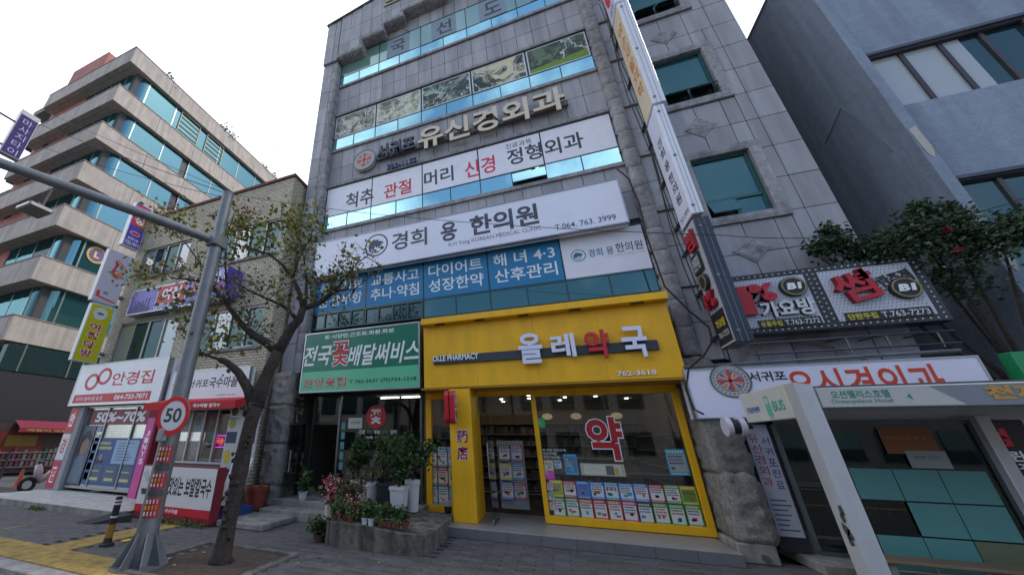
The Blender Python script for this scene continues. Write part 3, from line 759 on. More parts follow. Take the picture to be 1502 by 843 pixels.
a = z4(8.30, 95, 310, 1338, 252); MB().plate(FX(8.30), a[0], a[3]-.20, a[2], a[3], -.05, 0, (.035, .04, .05), .005).build('bar', paint, bl)
f_ = FX(8.26)
LV = (.68, .70, .88); LS = (.35, .36, .4)
zc = lambda *q: z4(8.24, *q)
text('올', f_, zc(557, 190, 708, 345), LV, 0, .05, .028, parent=bl, side=LS, name='letter')
text('레', f_, zc(735, 192, 888, 310), LV, 0, .05, .028, parent=bl, side=LS, name='letter')
text('약', f_, zc(918, 172, 1085, 318), (.52, .015, .03), 0, .05, .028, parent=bl, side=(.3, .02, .02), name='letter')
text('국', f_, zc(1115, 152, 1295, 310), LV, 0, .05, .028, parent=bl, side=LS, name='letter')
text('OLLE PHARMACY', FX(8.295), z4(8.295, 93, 308, 346, 322), WT, 0, .01, .025, parent=bl)
text('762-3618', FX(8.35), z4(8.35, 1105, 393, 1328, 408), WT, .0, .015, .015, parent=bl)
# column
cx0, cx1 = -2.22, -1.72
MB().box(cx0, cx1, 8.37, 9.4, .175, 2.885, (1, 1, 1), .012).build('column', yellow, ph)
zq = zm(640, 560, .2846)
for s_, q in (('药', zq(8.37, 103, 246, 165, 312)), ('店', zq(8.37, 106, 328, 165, 402))):
    text(s_, FX(8.37), q, WT, .003, 0, .02, parent=ph, grow=.03); text(s_, FX(8.37), q, (.22, .01, .10), .006, 0, .02, parent=ph)
# frames of the big window
FYw = 9.06
x0, x1 = -.44, 2.44
fm = MB()
for q in ((x0, x1, .185, .33), (x0, x1, 2.70, 2.86), (x0, x0+.10, .33, 2.70), (x1-.12, x1, .33, 2.70)):
    fm.box(q[0], q[1], FYw-.05, FYw+.08, q[2], q[3], (1, 1, 1), .008)
fm.build('window_frame', yellow, ph)
MB().box(x0+.1, x1-.12, FYw, FYw+.012, .33, 2.70).build('shop_window', glass, ph)
# left narrow window
a0, a1 = -3.04, -2.24
fm = MB()
for q in ((a0, a1, .185, .36), (a0, a1, 2.72, 2.86), (a0, a0+.15, .36, 2.72)):
    fm.box(q[0], q[1], 9.1, 9.24, q[2], q[3], (1, 1, 1), .008)
fm.build('window_frame', yellow, ph)
MB().box(a0+.15, a1, 9.15, 9.162, .36, 2.72).build('shop_window', glass, ph)
# open glass door swung outwards
dr = MB(); dr.box(-1.40, -1.386, 8.38, 9.12, .22, 2.30); do = dr.build('glass_door', glass, ph, label='glass door swung open towards the street')
MB().box(-1.405, -1.38, 8.36, 8.40, .20, .28, (.4, .4, .42)).box(-1.405, -1.38, 8.37, 9.12, .19, .215, (.08, .08, .09)).build('door_fitting', metal, do)
MB().tube([(-1.42, 8.46, 1.0), (-1.42, 8.46, 1.7)], .014, 8, (.5, .5, .52)).build('handle', metal, do)
MB().box(-1.70, x0, 9.02, 9.12, 2.74, 2.86, (1, 1, 1)).build('door_head', yellow, ph)
MB().box(-1.70, x0, 9.05, 9.06, 2.30, 2.74).build('transom_glass', glass, ph)
ovs = thing('pharmacy_blade_sign', 'small red double oval sign with white letters beside the yellow column', 'sign', (-2.2, 8.2, 2.4))
for dx_ in (0, .13):
    FA = FRt(-2.06-dx_)
    for nm_, e_, c_, d_ in (('casing', 0, (.50, .015, .03), (-.05, .05)), ('face', .03, (.42, .40, .55), (.051, .055))):
        pts_ = [(8.14+(.13-e_)*math.cos(a), 2.66+(.13-e_)*math.sin(a)) for a in [q_*math.pi/10 for q_ in range(11)]]+[(8.14+(.13-e_)*math.cos(a), 2.20+(.13-e_)*math.sin(a)) for a in [math.pi+q_*math.pi/10 for q_ in range(11)]]
        if nm_ == 'face' and dx_: continue
        MB().poly(FA, pts_, d_[0], d_[1], c_).build(nm_, gloss, ovs)
MB().plate(FRt(-2.06), 8.06, 2.42, 8.22, 2.68, .056, .058, (.45, .02, .04)).build('face', paint, ovs)
text('약', FRt(-2.06), (8.07, 2.44, 8.21, 2.66), (.6, .6, .65), .06, 0, .03, parent=ovs); text('약', FRt(-2.06), (8.07, 2.14, 8.21, 2.36), (.4, .02, .04), .06, 0, .03, parent=ovs)
for z_ in (2.3, 2.55): MB().box(-2.1, -2.05, 8.26, 8.37, z_, z_+.04, (.02, .02, .02)).build('bracket', paint, ovs)
# red 약 on the window
z6 = zm(780, 570, .2729)
q = z6(9.05, 280, 152, 515, 385); f_ = FX(9.055)
text('약', f_, q, WT, .002, 0, .035, parent=ph, grow=.025, name='window_letter'); text('약', f_, q, (.42, .01, .02), .005, 0, .035, parent=ph, name='window_letter')
for i, s_ in enumerate(('·병 의원 처방조제', '·일반의약품', '·건강기능식품', '·의약외품', '·동물의약품')):
    q = z6(9.05, 50+i*4, 320+i*19, 150+(30 if i == 0 else 0), 331+i*19); text(s_, f_, (q[0], q[3]-.055, q[0]+.055*len(s_)*.9, q[3]), (.6, .6, .55), .002, 0, .01, parent=ph)
# leaflets
PAL = [(.05, .22, .55), (.45, .03, .05), (.10, .30, .08), (.55, .45, .03), (.03, .30, .45), (.50, .14, .05), (.06, .07, .05), (.5, .06, .2)]
def flyer(fr, rect, hc, par, body=(.62, .63, .62), seed=0, word=None):
    rg = random.Random(seed); u0, v0, u1, v1 = rect; W, H = u1-u0, v1-v0; mb = MB()
    mb.plate(fr, u0, v0, u1, v1, .0, .003, hc)
    mb.plate(fr, u0+W*.06, v0+H*.13, u1-W*.06, v0+H*.80, .0031, .0042, body)
    fc = PAL[rg.randrange(len(PAL))]
    for r in range(2):                         # heading strokes
        x = u0+W*.1
        while x < u1-W*.15:
            w_ = W*rg.uniform(.05, .11); mb.plate(fr, x, v0+H*(.86+.0*r), x+w_, v0+H*.95, .0031, .0045, (.6, .6, .5) if r == 0 else body); x += w_+W*.05
        if r == 0: break
    for k in range(rg.choice((2, 3))):
        x = u0+W*.12; z = v0+H*(.72-.13*k); c = rg.choice([(.05, .05, .06), (.4, .03, .04), (.05, .1, .3)])
        while x < u1-W*.2:
            w_ = W*rg.uniform(.04, .1); mb.plate(fr, x, z-H*.04, x+w_, z+H*.035, .0043, .005, c); x += w_+W*.03
    for k in range(rg.choice((1, 2, 2, 3))):
        x = u0+W*rg.uniform(.12, .55); z = v0+H*rg.uniform(.18, .34); mb.plate(fr, x, z, x+W*rg.uniform(.15, .32), z+H*rg.uniform(.08, .17), .0043, .0055, rg.choice(PAL))
    x = u0+W*.1
    while x < u1-W*.15: w_ = W*rg.uniform(.04, .09); mb.plate(fr, x, v0+H*.035, x+w_, v0+H*.085, .0031, .0045, (.6, .6, .6)); x += w_+W*.04
    o = mb.build('leaflet', paint, par)
    if word: text(word, fr, (u0+W*.15, v0+H*.5, u1-W*.15, v0+H*.72), (.4, .03, .04), .006, 0, .04, parent=o)
    return o
f_ = FX(9.052)
qa = z6(9.05, 92, 488, 885, 612); qb = z6(9.05, 112, 592, 922, 752)
Hr1 = (qa[3], qa[1]+.0); 
hc1 = [3, 1, 0, 0, 4, 0, 0, 1, 2]; hc2 = [2, 2, 5, 1, 5, 7, 6, 2, 2]
zt1, zb1 = qa[3], (qa[1]+qb[3])/2+.01; zt2, zb2 = zb1-.015, qb[1]
xa, xb = qa[0], 2.30
for i in range(10):
    w_ = (xb-xa)/10; x = xa+w_*i
    flyer(f_, (x+.006, zb1, x+w_-.006, zt1-.006*(i % 2)), PAL[hc1[i % 9]], ph, (.30, .42, .05) if i == 0 else ((.08, .2, .5) if i == 2 else ((.12, .25, .04) if i == 9 else (.62, .63, .62))), i, '1+1' if i == 4 else None)
    _j = (.0, .012, -.006, .008)[i % 4]; flyer(f_, (x+.012, zb2+_j, x+w_-.008, zt2+_j*.5), PAL[hc2[i % 9]], ph, (.62, .63, .60), 20+i)
for i_, (a_, b_, c_, d_) in enumerate(((-.33, 1.16, -.14, 1.36), (-.12, 1.20, .03, 1.38), (-.33, .42, -.2, .58), (-.33, .6, -.2, .76), (-.33, .78, -.2, .94), (1.95, 1.16, 2.28, 1.62))):
    flyer(FX(9.044 if i_ < 2 else 9.048), (a_, b_, c_, d_), PAL[(i_*5+3) % 8], ph, (.5, .5, .5) if i_ != 5 else (.32, .33, .34), 70+i_)
for q, hc, bd, nm in ((z6(9.05, 168, 350, 255, 462), (.10, .32, .5), (.06, .2, .35), 'poster'), (z6(9.05, 258, 398, 508, 472), (.42, .42, .32), (.55, .55, .45), 'poster'), (z6(9.05, 55, 415, 126, 487), (.55, .06, .32), (.58, .1, .38), 'poster'), (z6(9.05, 25, 157, 75, 210), (.03, .32, .10), (.05, .4, .14), 'poster')):
    mb = MB(); mb.plate(f_, *q, 0, .003, hc); W, H = q[2]-q[0], q[3]-q[1]; mb.plate(f_, q[0]+W*.08, q[1]+H*.1, q[2]-W*.08, q[3]-H*.1, .003, .004, bd)
    for k in range(3): mb.plate(f_, q[0]+W*.14, q[3]-H*(.3+.14*k), q[0]+W*(.3+.12*k), q[3]-H*(.24+.14*k), .004, .005, (.5, .5, .48))
    if W < .35 and H > .25: mb.disc(f_, q[0]+W*.5, q[1]+H*.55, W*.16, .004, .0055, (.35, .22, .17), 10); mb.plate(f_, q[0]+W*.3, q[1]+H*.15, q[0]+W*.7, q[1]+H*.42, .004, .0055, (.1, .3, .5))
    elif W > .5: mb.plate(f_, q[0]+W*.58, q[1]+H*.1, q[0]+W*.76, q[1]+H*.85, .0041, .0055, (.12, .12, .12)); mb.plate(f_, q[0]+W*.78, q[1]+H*.15, q[0]+W*.86, q[1]+H*.7, .0041, .0055, (.5, .35, .05))
    mb.build(nm, paint, ph)
ql = zm(600, 560, .2372)(9.14, 112, 412, 272, 765); f_ = FX(9.142)
for i in range(3):
    for j in range(3):
        x = ql[0]+i*.262; z = ql[1]+j*(ql[3]-ql[1])/3
        flyer(f_, (x, z+.005, min(x+.25, -2.225), z+(ql[3]-ql[1])/3-.006), PAL[[1, 4, 0, 2, 1, 3, 0, 4, 2][(2-j)*3+i]], ph, seed=50+i*3+j)
text('올레약국', f_, zm(600, 560, .2372)(9.14, 135, 398, 258, 420), (.6, .6, .58), .006, 0, .02, parent=ph)
# step
MB().box(-2.24, 2.40, 7.95, 9.9, .0, .176, (1, 1, 1), .006).build('step', mat('step_top_tile', (.27, .26, .25), .35, nscale=5, namt=.1, dirt=.12), ph)
sv = mat('step_riser_tile', (.13, .13, .14), .5, nscale=8, rnd=.12, namt=.1)
for i in range(8):
    x = -2.24+i*.58; MB().box(x+.003, x+.577, 7.935, 7.949, .004, .165, (1, 1, 1), .002).build('riser_tile', sv, ph)
# interior
inn = MB()
inn.box(-3.05, 2.6, 13.8, 13.9, .18, 3.1); inn.box(-3.16, -3.06, 9.3, 13.9, .18, 3.1); inn.box(2.6, 2.7, 9.3, 13.9, .18, 3.1)
inn.c = [(.24, .17, .11)]*len(inn.f); inn.build('inner_wall', matte, ph)
MB().box(-3.05, 2.6, 9.2, 13.8, 3.0, 3.06, (.42, .39, .34)).build('ceiling', matte, ph)
MB().box(-3.05, 2.6, 9.9, 13.8, .15, .175, (.10, .09, .08)).build('inner_floor', gloss, ph)
k = 0
for y in (9.7, 10.5, 11.3, 12.1, 12.9):
    for x in (-2.4, -1.5, -.6, .3, 1.2, 2.1):
        if (k*7) % 5 != 1: MB().disc(FD(2.985), x+random.uniform(-.1, .1), y, .045, -.005, .012, (1, 1, 1), 12).build('ceiling_lamp', lamp_m, ph)
        k += 1
rg = random.Random(3)
def shelf(x0, x1, y0, y1, z0, z1, n, nm='shelf_unit', cols=None):
    sh = MB(); dy = y1-y0
    for i in range(n+1): z = z0+(z1-z0)*i/n; sh.box(x0, x1, y0, y1, z-.012, z+.012, (.3, .28, .25))
    sh.box(x0, x1, y1-.02, y1-.002, z0, z1, (.10, .08, .06)); o = sh.build(nm, paint, ph)
    g = MB()
    for i in range(n):
        z = z0+(z1-z0)*i/n+.013; x = x0+.02; hm = (z1-z0)/n*.8
        while x < x1-.1:
            w_ = rg.uniform(.05, .16); g.box(x, x+w_-.01, y0+.03, y1-.05, z, z+hm*rg.uniform(.4, 1), rg.choice([(.2, .19, .17), (.12, .04, .03), (.04, .07, .13), (.12, .1, .05), (.06, .08, .06), (.16, .13, .1), (.12, .07, .08)])); x += w_
    g = g.build('boxed_goods', paint, o); g['kind'] = 'stuff'
shelf(-3.0, 2.5, 13.3, 13.7, .3, 2.3, 6); shelf(2.1, 2.5, 9.9, 12.8, .25, 1.9, 5); shelf(-.2, 1.5, 11.0, 11.4, .3, 1.35, 3); shelf(-3.0, -2.4, 9.6, 12.6, .25, 2.1, 6)
for i, (y_, x_) in enumerate(((9.6, -1.22), (9.7, -.95))):
    for k_ in range(3): flyer(FX(y_), (x_-.14, .5+k_*.4, x_+.14, .85+k_*.4), PAL[(k_*3+i) % 8], ph, seed=90+k_+i)
MB().box(-1.4, -.78, 9.72, 9.78, .3, 1.75, (.3, .3, .32)).build('display_stand', paint, ph)
for x_ in (-.2, .7, 1.9): MB().disc(FX(13.78), x_, 2.55, .17, .005, .01, (1, 1, 1), 16, .10).build('wall_washer', lamp_w, ph)
MB().box(-.4, 2.0, 12.2, 12.7, .18, 1.1, (.2, .16, .12), .01).build('counter', paint, ph)
# ------------------------------------------------ florist shop
fs = thing('florist_shopfront', 'dark florist shopfront with a round red logo on its glass beside an open doorway', 'shopfront', (-5, 9.2, .35))
mb = MB()
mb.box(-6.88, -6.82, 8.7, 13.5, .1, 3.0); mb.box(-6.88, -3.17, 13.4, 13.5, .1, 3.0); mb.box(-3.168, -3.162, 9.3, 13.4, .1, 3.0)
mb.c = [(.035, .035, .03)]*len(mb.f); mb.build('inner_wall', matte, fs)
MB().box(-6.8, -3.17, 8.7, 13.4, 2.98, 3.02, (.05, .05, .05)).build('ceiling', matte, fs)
MB().box(-6.88, -3.0, 8.3, 13.4, .0, .34, (1, 1, 1), .01).build('shop_floor', concrete, fs)
MB().box(-6.85, -4.2, 7.85, 8.3, .0, .20, (1, 1, 1), .012).build('step', concrete, fs)
fm = MB(); fm.c = []
DK = (.05, .06, .06)
for q in ((-6.5, -6.44, .35, 2.95), (-5.64, -5.58, .35, 2.95), (-3.20, -3.15, .35, 2.95), (-6.44, -5.64, 2.12, 2.2), (-5.58, -3.2, .35, .42), (-6.8, -3.15, 2.9, 2.97)):
    fm.box(q[0], q[1], 9.12, 9.2, q[2], q[3], (.20, .22, .22) if q[1]-q[0] < .08 and q[0] > -6 else DK, .004)
fm.build('door_frame', metal, fs)
MB().box(-5.58, -3.2, 9.15, 9.162, .42, 2.9).build('shop_window', glass, fs)
MB().box(-6.44, -5.64, 9.15, 9.162, 2.2, 2.9).build('transom_glass', glass, fs)
dl = MB().box(-6.66, -6.648, 8.35, 9.12, .37, 2.15).build('glass_door', glass, fs)
MB().tube([(-6.64, 8.45, .95), (-6.6, 8.45, .95), (-6.6, 8.45, 1.45), (-6.64, 8.45, 1.45)], .014, 8, (.55, .55, .55)).build('handle', metal, dl)
zf = zm(430, 560, .2134); f_ = FX(9.14)
a = PT(430+570*.2134, 560+237*.2134, 1, 9.14)
MB().disc(f_, a.x, a.z, .30, .0, .003, (.45, .015, .03)).build('logo_disc', paint, fs)
text('꽃', f_, (a.x-.17, a.z-.19, a.x+.17, a.z+.19), (.7, .7, .68), .004, 0, .04, parent=fs)
for s_, q, c in (('근조', (450, 330, 494, 358), 0), ('화환', (505, 330, 546, 358), 1), ('화분', (556, 330, 598, 358), 0), ('조화', (610, 330, 652, 358), 1), ('양란', (668, 330, 714, 358), 0), ('부케', (502, 370, 545, 392), 0), ('삽화', (556, 370, 598, 392), 1)):
    text(s_, f_, zf(9.14, *q), ((.62, .64, .6), (.10, .18, .13))[c], .001, 0, .03, parent=fs)
q = zf(9.14, 382, 246, 472, 318); mb = MB().plate(f_, *q, 0, .003, (.55, .55, .52)); mb.build('notice', paint, fs)
text('사방축제', f_, sub(q, .15, .4, .85, .68), (.05, .05, .05), .004, 0, .01, parent=fs)
for i in range(5): MB().plate(f_, -5.52, 1.0+i*.25, -5.40, 1.18+i*.25, 0, .003, (.10, .28, .32)).build('sticker', paint, fs)
for x in (-4.6, -3.9): MB().box(x-.3, x+.3, 10.3, 10.34, 2.93, 2.955).build('ceiling_lamp', lamp_m, fs)
mb = MB()
rg = random.Random(5)
for z in (.7, 1.15): mb.box(-6.2, -5.0, 10.6, 11.0, z, z+.03, (.25, .25, .24))
for i in range(9): x = -6.1+i*.13; mb.lathe((x, 10.7, .73+.45*(i % 2)), [(.035, 0), (.05, .16)], 8, rg.choice([(.5, .5, .5), (.4, .35, .3), (.5, .45, .45)]))
o = mb.build('pot_shelf', paint, fs); o['kind'] = 'stuff'

# low concrete platform in front of the florist
pl = thing('concrete_platform', 'stained low concrete platform with rounded corner in front of the florist', 'platform', (-3.2, 7, 0))
out_ = [(-4.02, 6.44), (-3.3, 6.40), (-2.62, 6.40)] + [(-2.62+.42*math.sin(t*math.pi/16), 6.82-.42*math.cos(t*math.pi/16)) for t in range(1, 9)] + [(-2.2, 7.3), (-2.235, 8.6), (-4.02, 8.6)]
def ph_(x): return .36-.10*max(0, (x+3.3))/1.1
n = len(out_); mb = MB(); mb.add([(x, y, -.02) for x, y in out_]+[(x, y, ph_(x)) for x, y in out_]+[(x+(.02 if i in (0, n-1) else -.0), y+(.02 if i < 4 else 0), ph_(x)+.012) for i, (x, y) in enumerate(out_)],
    [(i, (i+1) % n, n+(i+1) % n, n+i) for i in range(n)]+[(n+i, n+(i+1) % n, 2*n+(i+1) % n, 2*n+i) for i in range(n)]+[tuple(range(2*n, 3*n))])
mb.build('slab', mossy, pl)
MB().box(-4.04, -3.99, 6.42, 6.47, 0, .37, (.3, .28, .25)).build('edge_angle', metal, pl)

# pots and plants
def pot(name, label, loc, r0, r1, h, col, plant, group=None, square=False, mt=None, pname='pot', cat='potted plant', seed=0):
    t = thing(name, label, cat, loc, group); x, y, z = loc; rg = random.Random(seed)
    if square:
        v = []; 
        for r, zz_ in ((r0, 0), (r1*.96, h*.88), (r1*1.06, h*.88), (r1*1.06, h), (r1*.92, h), (r1*.9, h*.93)):
            v += [(x-r, y-r, z+zz_), (x+r, y-r, z+zz_), (x+r, y+r, z+zz_), (x-r, y+r, z+zz_)]
        f = [(4*i+j, 4*i+(j+1) % 4, 4*i+4+(j+1) % 4, 4*i+4+j) for i in range(5) for j in range(4)]+[(20, 21, 22, 23)]
        MB().add(v, f, col).build(pname, mt or gloss, t)
    else: MB().lathe(loc, [(r0, 0), (r1*.97, h*.86), (r1*1.07, h*.86), (r1*1.07, h), (r1*.93, h), (r1*.9, h*.94)], 20, col).build(pname, mt or gloss, t, smooth=False)
    if plant:
        kind, ph_h, pr, n, cols, sz = plant
        st_ = MB(); lf = MB(); cs = []
        if kind == 'tree':
            for k in range(3):
                a = rg.uniform(0, 6.3); tp = (x+math.cos(a)*pr*.4, y+math.sin(a)*pr*.3, z+h+ph_h*rg.uniform(.6, .9)); 
                st_.tube([(x+rg.uniform(-.02, .02), y, z+h*.9), (x+math.cos(a)*pr*.15, y+math.sin(a)*pr*.1, z+h+ph_h*.35), tp], [.018, .014, .006], 6, (.16, .11, .07))
            for k in range(9): cs.append((x+rg.gauss(0, pr*.45), y+rg.gauss(0, pr*.4), z+h+ph_h*rg.uniform(.3, 1), pr*.45))
        elif kind == 'palm':
            for k in range(26):
                a = rg.uniform(0, 6.3); e = rg.uniform(.2, 1.3); l_ = pr*rg.uniform(.8, 1.4); pts = []
                for q in range(6):
                    s_ = q/5; pts.append(Vector((x+math.cos(a)*math.cos(e)*l_*s_, y+math.sin(a)*math.cos(e)*l_*s_, z+h+ph_h*.45+math.sin(e)*l_*s_-.5*l_*s_*s_)))
                dd = Vector((-math.sin(a), math.cos(a), 0))*.018
                for q in range(5): lf.add([pts[q]-dd, pts[q]+dd, pts[q+1]+dd*(.8 if q < 4 else .1), pts[q+1]-dd*(.8 if q < 4 else .1)], [(0, 1, 2, 3)], rg.choice(cols))
            st_.tube([(x, y, z+h*.9), (x+.01, y, z+h+ph_h*.5)], [.03, .02], 6, (.16, .12, .07))
        else:
            for k in range(7): cs.append((x+rg.gauss(0, pr*.4), y+rg.gauss(0, pr*.4), z+h+ph_h*rg.uniform(.1, .9), pr*.5))
            for k in range(5): st_.tube([(x, y, z+h*.9), (x+rg.uniform(-pr, pr)*.7, y+rg.uniform(-pr, pr)*.7, z+h+ph_h*.7)], [.008, .004], 5, (.08, .14, .04))
        st_.build('stem', bark, t)
        if cs: leaves(lf, cs, n, sz, cols, rng=rg)
        lf.build('foliage', leaf, t)
    return t
G1 = [(.03, .075, .02), (.05, .11, .03), (.07, .14, .035), (.025, .06, .02)]
G2 = [(.04, .085, .03), (.08, .12, .04), (.12, .15, .05)]
Z = .352
def gp(x, y, z=Z): p = PT(x, y, 2, z); return p
WHT = (.55, .56, .57)
p = gp(590, 768); 
pot('potted_tree', 'tall square white planter with a bushy dark tree, front of the row by the pharmacy', (-3.12, 7.58, .345), .12, .15, .52, WHT, ('tree', .85, .34, 900, G1, .09), 'tall planters in front of the florist', True, seed=1)
pot('potted_tree', 'tall round white planter with an arching tree beside the yellow window frame', (-3.04, 8.15, .345), .12, .16, .60, WHT, ('tree', .95, .36, 900, G1, .11), 'tall planters in front of the florist', seed=2)
pot('potted_tree', 'square charcoal planter with thin bare stems and pale buds', (-3.52, 7.85, .345), .14, .17, .55, (.035, .04, .05), ('tree', .95, .28, 320, G2, .08), 'tall planters in front of the florist', True, seed=3)
pot('potted_palm', 'slim round white planter with a drooping palm', (-3.95, 8.02, .345), .09, .13, .52, WHT, ('palm', .35, .38, 0, G2, 0), 'tall planters in front of the florist', seed=4)
pot('potted_tree', 'round white planter with a tall leafy column of green, leftmost of the planters', (-4.55, 8.42, .345), .13, .17, .50, WHT, ('tree', 1.05, .26, 800, G1, .09), 'tall planters in front of the florist', seed=5)
pot('potted_palm', 'squat white planter with spiky yellowish green grass leaves', (-4.3, 8.15, .345), .13, .16, .42, WHT, ('palm', .3, .32, 0, [(.14, .16, .04), (.09, .12, .04)], 0), 'tall planters in front of the florist', seed=6)
pot('potted_plant', 'small white pot with a large-leaved green plant inside the open doorway', (-6.05, 8.42, .345), .08, .115, .2, WHT, ('bush', .55, .14, 60, G1, .2), seed=7)
pot('potted_plant', 'small dark pot with a white cup on it below the narrow yellow window', (-2.42, 8.72, .178), .07, .08, .22, (.03, .03, .03), None, seed=8, cat='flower pot')
MB().lathe((-2.42, 8.72, .405), [(.055, 0), (.07, .11)], 14, WHT).build('white_cup', gloss, bpy.data.objects['potted_plant.001'])
# clay tub
pot('clay_tub', 'large empty reddish brown plastic tub beside the rock faced pier', (-7.16, 8.05, .13), .20, .27, .50, (.22, .045, .03), None, seed=9, cat='tub')
# nursery pots crowding the platform's edge
bl_ = [(.62, .25, .28), (.60, .12, .16), (.65, .48, .5), (.5, .04, .05)]
k = 0
for i, (x, y) in enumerate([(-3.95+.17*i+.01*(i % 2), 6.52+.10*(i % 2)) for i in range(6)]+[(-3.0+.14*i, 6.50+.02*i) for i in range(4)]+[(-3.92+.2*i, 6.75) for i in range(4)]):
    t = pot('nursery_pot', ['first', 'second', 'third', 'fourth', 'fifth', 'sixth'][i]+' brown nursery pot from the left on the platform edge, full of leaves' if i < 6 else (['first', 'second', 'third', 'fourth'][(i-6) % 4]+(' green bedding plant from the left at the bare right end of the platform edge' if i < 10 else ' nursery pot from the left in the second row on the platform')),
            (x, y, .37 if x < -3.2 else .35), .05, .07, .10, (.16, .06, .045), ('bush', .22, .11, 110, G2 if i % 2 else [(.06, .16, .03), (.09, .22, .04), (.05, .12, .03)], .07), 'small nursery pots on the platform', seed=20+i)
    if i in (0, 1, 2, 3, 11): 
        mb = MB(); leaves(mb, [(x, y, .62, .14)], 46, .045, [bl_[(i+q) % 4] for q in (0, 1)], rng=random.Random(i)); mb.build('blossom', leaf, t)
for i, (x, y, z, h, lb) in enumerate(((-4.45, 7.15, .0, .62, 'tall white bucket of pink and white flowers left of the platform'), (-4.2, 6.95, .0, .5, 'flower bucket with small red blooms at the platform corner'), (-4.35, 7.5, .34, .2, 'pot of reddish variegated leaves behind the bedding plants'), (-3.88, 7.05, .36, .2, 'pot of bronze and green leaves near the slim white planter'), (-4.30, 6.62, .0, .12, 'low dark trailing plant on the pavement against the platform'))):
    t = pot('flower_bucket', lb, (x, y, z), .09, .11, h, (.5, .5, .5) if i < 2 else (.10, .05, .04), ('bush', .35 if i != 4 else .22, .2, 330, G1 if i in (0, 1, 4) else [(.10, .09, .04), (.16, .08, .05), (.05, .09, .03), (.2, .12, .06)], .08), 'flower pots around the platform', seed=60+i, cat='potted flowers')
    if i < 2:
        mb = MB(); leaves(mb, [(x+random.uniform(-.15, .15), y-.1, z+h+.15+random.uniform(0, .3), .12) for _ in range(4)], 170, .05, bl_, rng=random.Random(i)); mb.build('blossom', leaf, t)
for i, x in enumerate((-3.30, -3.18)):
    t = pot('white_pot', ['left', 'right'][i]+' one of two small white pots with dense green plants in a wire rack', (x, 6.47, .36), .045, .055, .11, WHT, ('bush', .13, .09, 160, G1, .04), 'white pots in the wire rack', seed=80+i)

# ------------------------------------------------ left: tan brick building
bb = thing('tan_brick_building', 'three storey tan brick building with small shops below and a dark coping', 'building', (-11.7, 8.2, 0))
def brickmat():
    m = bpy.data.materials.new('tan_brick'); m.use_nodes = True; t = m.node_tree; k = t.links.new; b = t.nodes['Principled BSDF']; b.inputs['Roughness'].default_value = .85
    g = N(t, 'ShaderNodeNewGeometry'); sx = N(t, 'ShaderNodeSeparateXYZ'); k(g.outputs['Position'], sx.inputs[0])
    a = N(t, 'ShaderNodeMath', operation='ADD'); k(sx.outputs['X'], a.inputs[0]); k(sx.outputs['Y'], a.inputs[1])
    c = N(t, 'ShaderNodeCombineXYZ'); k(a.outputs[0], c.inputs['X']); k(sx.outputs['Z'], c.inputs['Y'])
    br = N(t, 'ShaderNodeTexBrick'); k(c.outputs[0], br.inputs['Vector']); br.inputs['Scale'].default_value = 1
    br.inputs['Brick Width'].default_value = .23; br.inputs['Row Height'].default_value = .085; br.inputs['Mortar Size'].default_value = .012; br.inputs['Mortar Smooth'].default_value = .3
    br.inputs['Color1'].default_value = (.60, .54, .42, 1); br.inputs['Color2'].default_value = (.48, .42, .31, 1); br.inputs['Mortar'].default_value = (.17, .145, .11, 1)
    nz = N(t, 'ShaderNodeTexNoise'); nz.inputs['Scale'].default_value = 1.5; nz.inputs['Detail'].default_value = 6; k(g.outputs['Position'], nz.inputs['Vector'])
    mr = N(t, 'ShaderNodeMapRange'); mr.inputs['To Min'].default_value = .7; mr.inputs['To Max'].default_value = 1.2; k(nz.outputs['Fac'], mr.inputs['Value'])
    v = N(t, 'ShaderNodeVectorMath', operation='SCALE'); k(br.outputs['Color'], v.inputs[0]); k(mr.outputs[0], v.inputs['Scale']); k(v.outputs[0], b.inputs['Base Color'])
    bn = N(t, 'ShaderNodeBump'); bn.inputs['Strength'].default_value = .7; bn.inputs['Distance'].default_value = .02; bn.invert = True; k(br.outputs['Fac'], bn.inputs['Height']); k(bn.outputs[0], b.inputs['Normal'])
    return m
bm_ = brickmat()
BX0, BX1, BY = -15.8, -7.72, 8.2
W3 = [(-15.25, -12.45, 7.78, 9.1), (-10.85, -7.98, 7.6, 9.03)]; W2 = [(-15.2, -11.95, 4.3, 5.82), (-10.95, -8.1, 4.36, 5.74)]
mb = MB()
for z0, z1, ws in ((3.0, 4.3, []), (4.3, 5.82, W2), (5.82, 7.6, []), (7.6, 9.1, W3), (9.1, 10.72, [])):
    if not ws: mb.box(BX0, BX1, BY, BY+.3, z0, z1); continue
    xs_ = [BX0]+[v for q in ws for v in q[:2]]+[BX1]
    for i in range(0, len(xs_), 2): mb.box(xs_[i], xs_[i+1], BY, BY+.3, z0, z1)
    for q in ws:
        if q[2] > z0+.01: mb.box(q[0], q[1], BY, BY+.3, z0, q[2])
        if q[3] < z1-.01: mb.box(q[0], q[1], BY, BY+.3, q[3], z1)
mb.box(BX1-.3, BX1-.001, BY+.3, 18, 0, 10.72); mb.box(BX0+.001, BX0+.3, BY+.3, 18, 0, 10.72); mb.box(BX0+.3, BX1-.3, 8.5, 17.9, 10.5, 10.7); mb.box(BX0+.3, BX1-.3, 17.7, 18, 0, 10.5)
mb.box(BX1-.3, BX1, BY, BY+.3, 0, 3.0); mb.box(BX0, BX0+.3, BY, BY+.3, 0, 3.0); mb.box(BX0+.3, BX1-.3, BY+.3, 17.7, 2.95, 3.0)
mb.build('brick_wall', bm_, bb)
MB().box(BX0-.05, BX1+.05, BY-.06, 18.05, 10.72, 10.84, (.13, .05, .04), .01).build('coping', matte, bb)
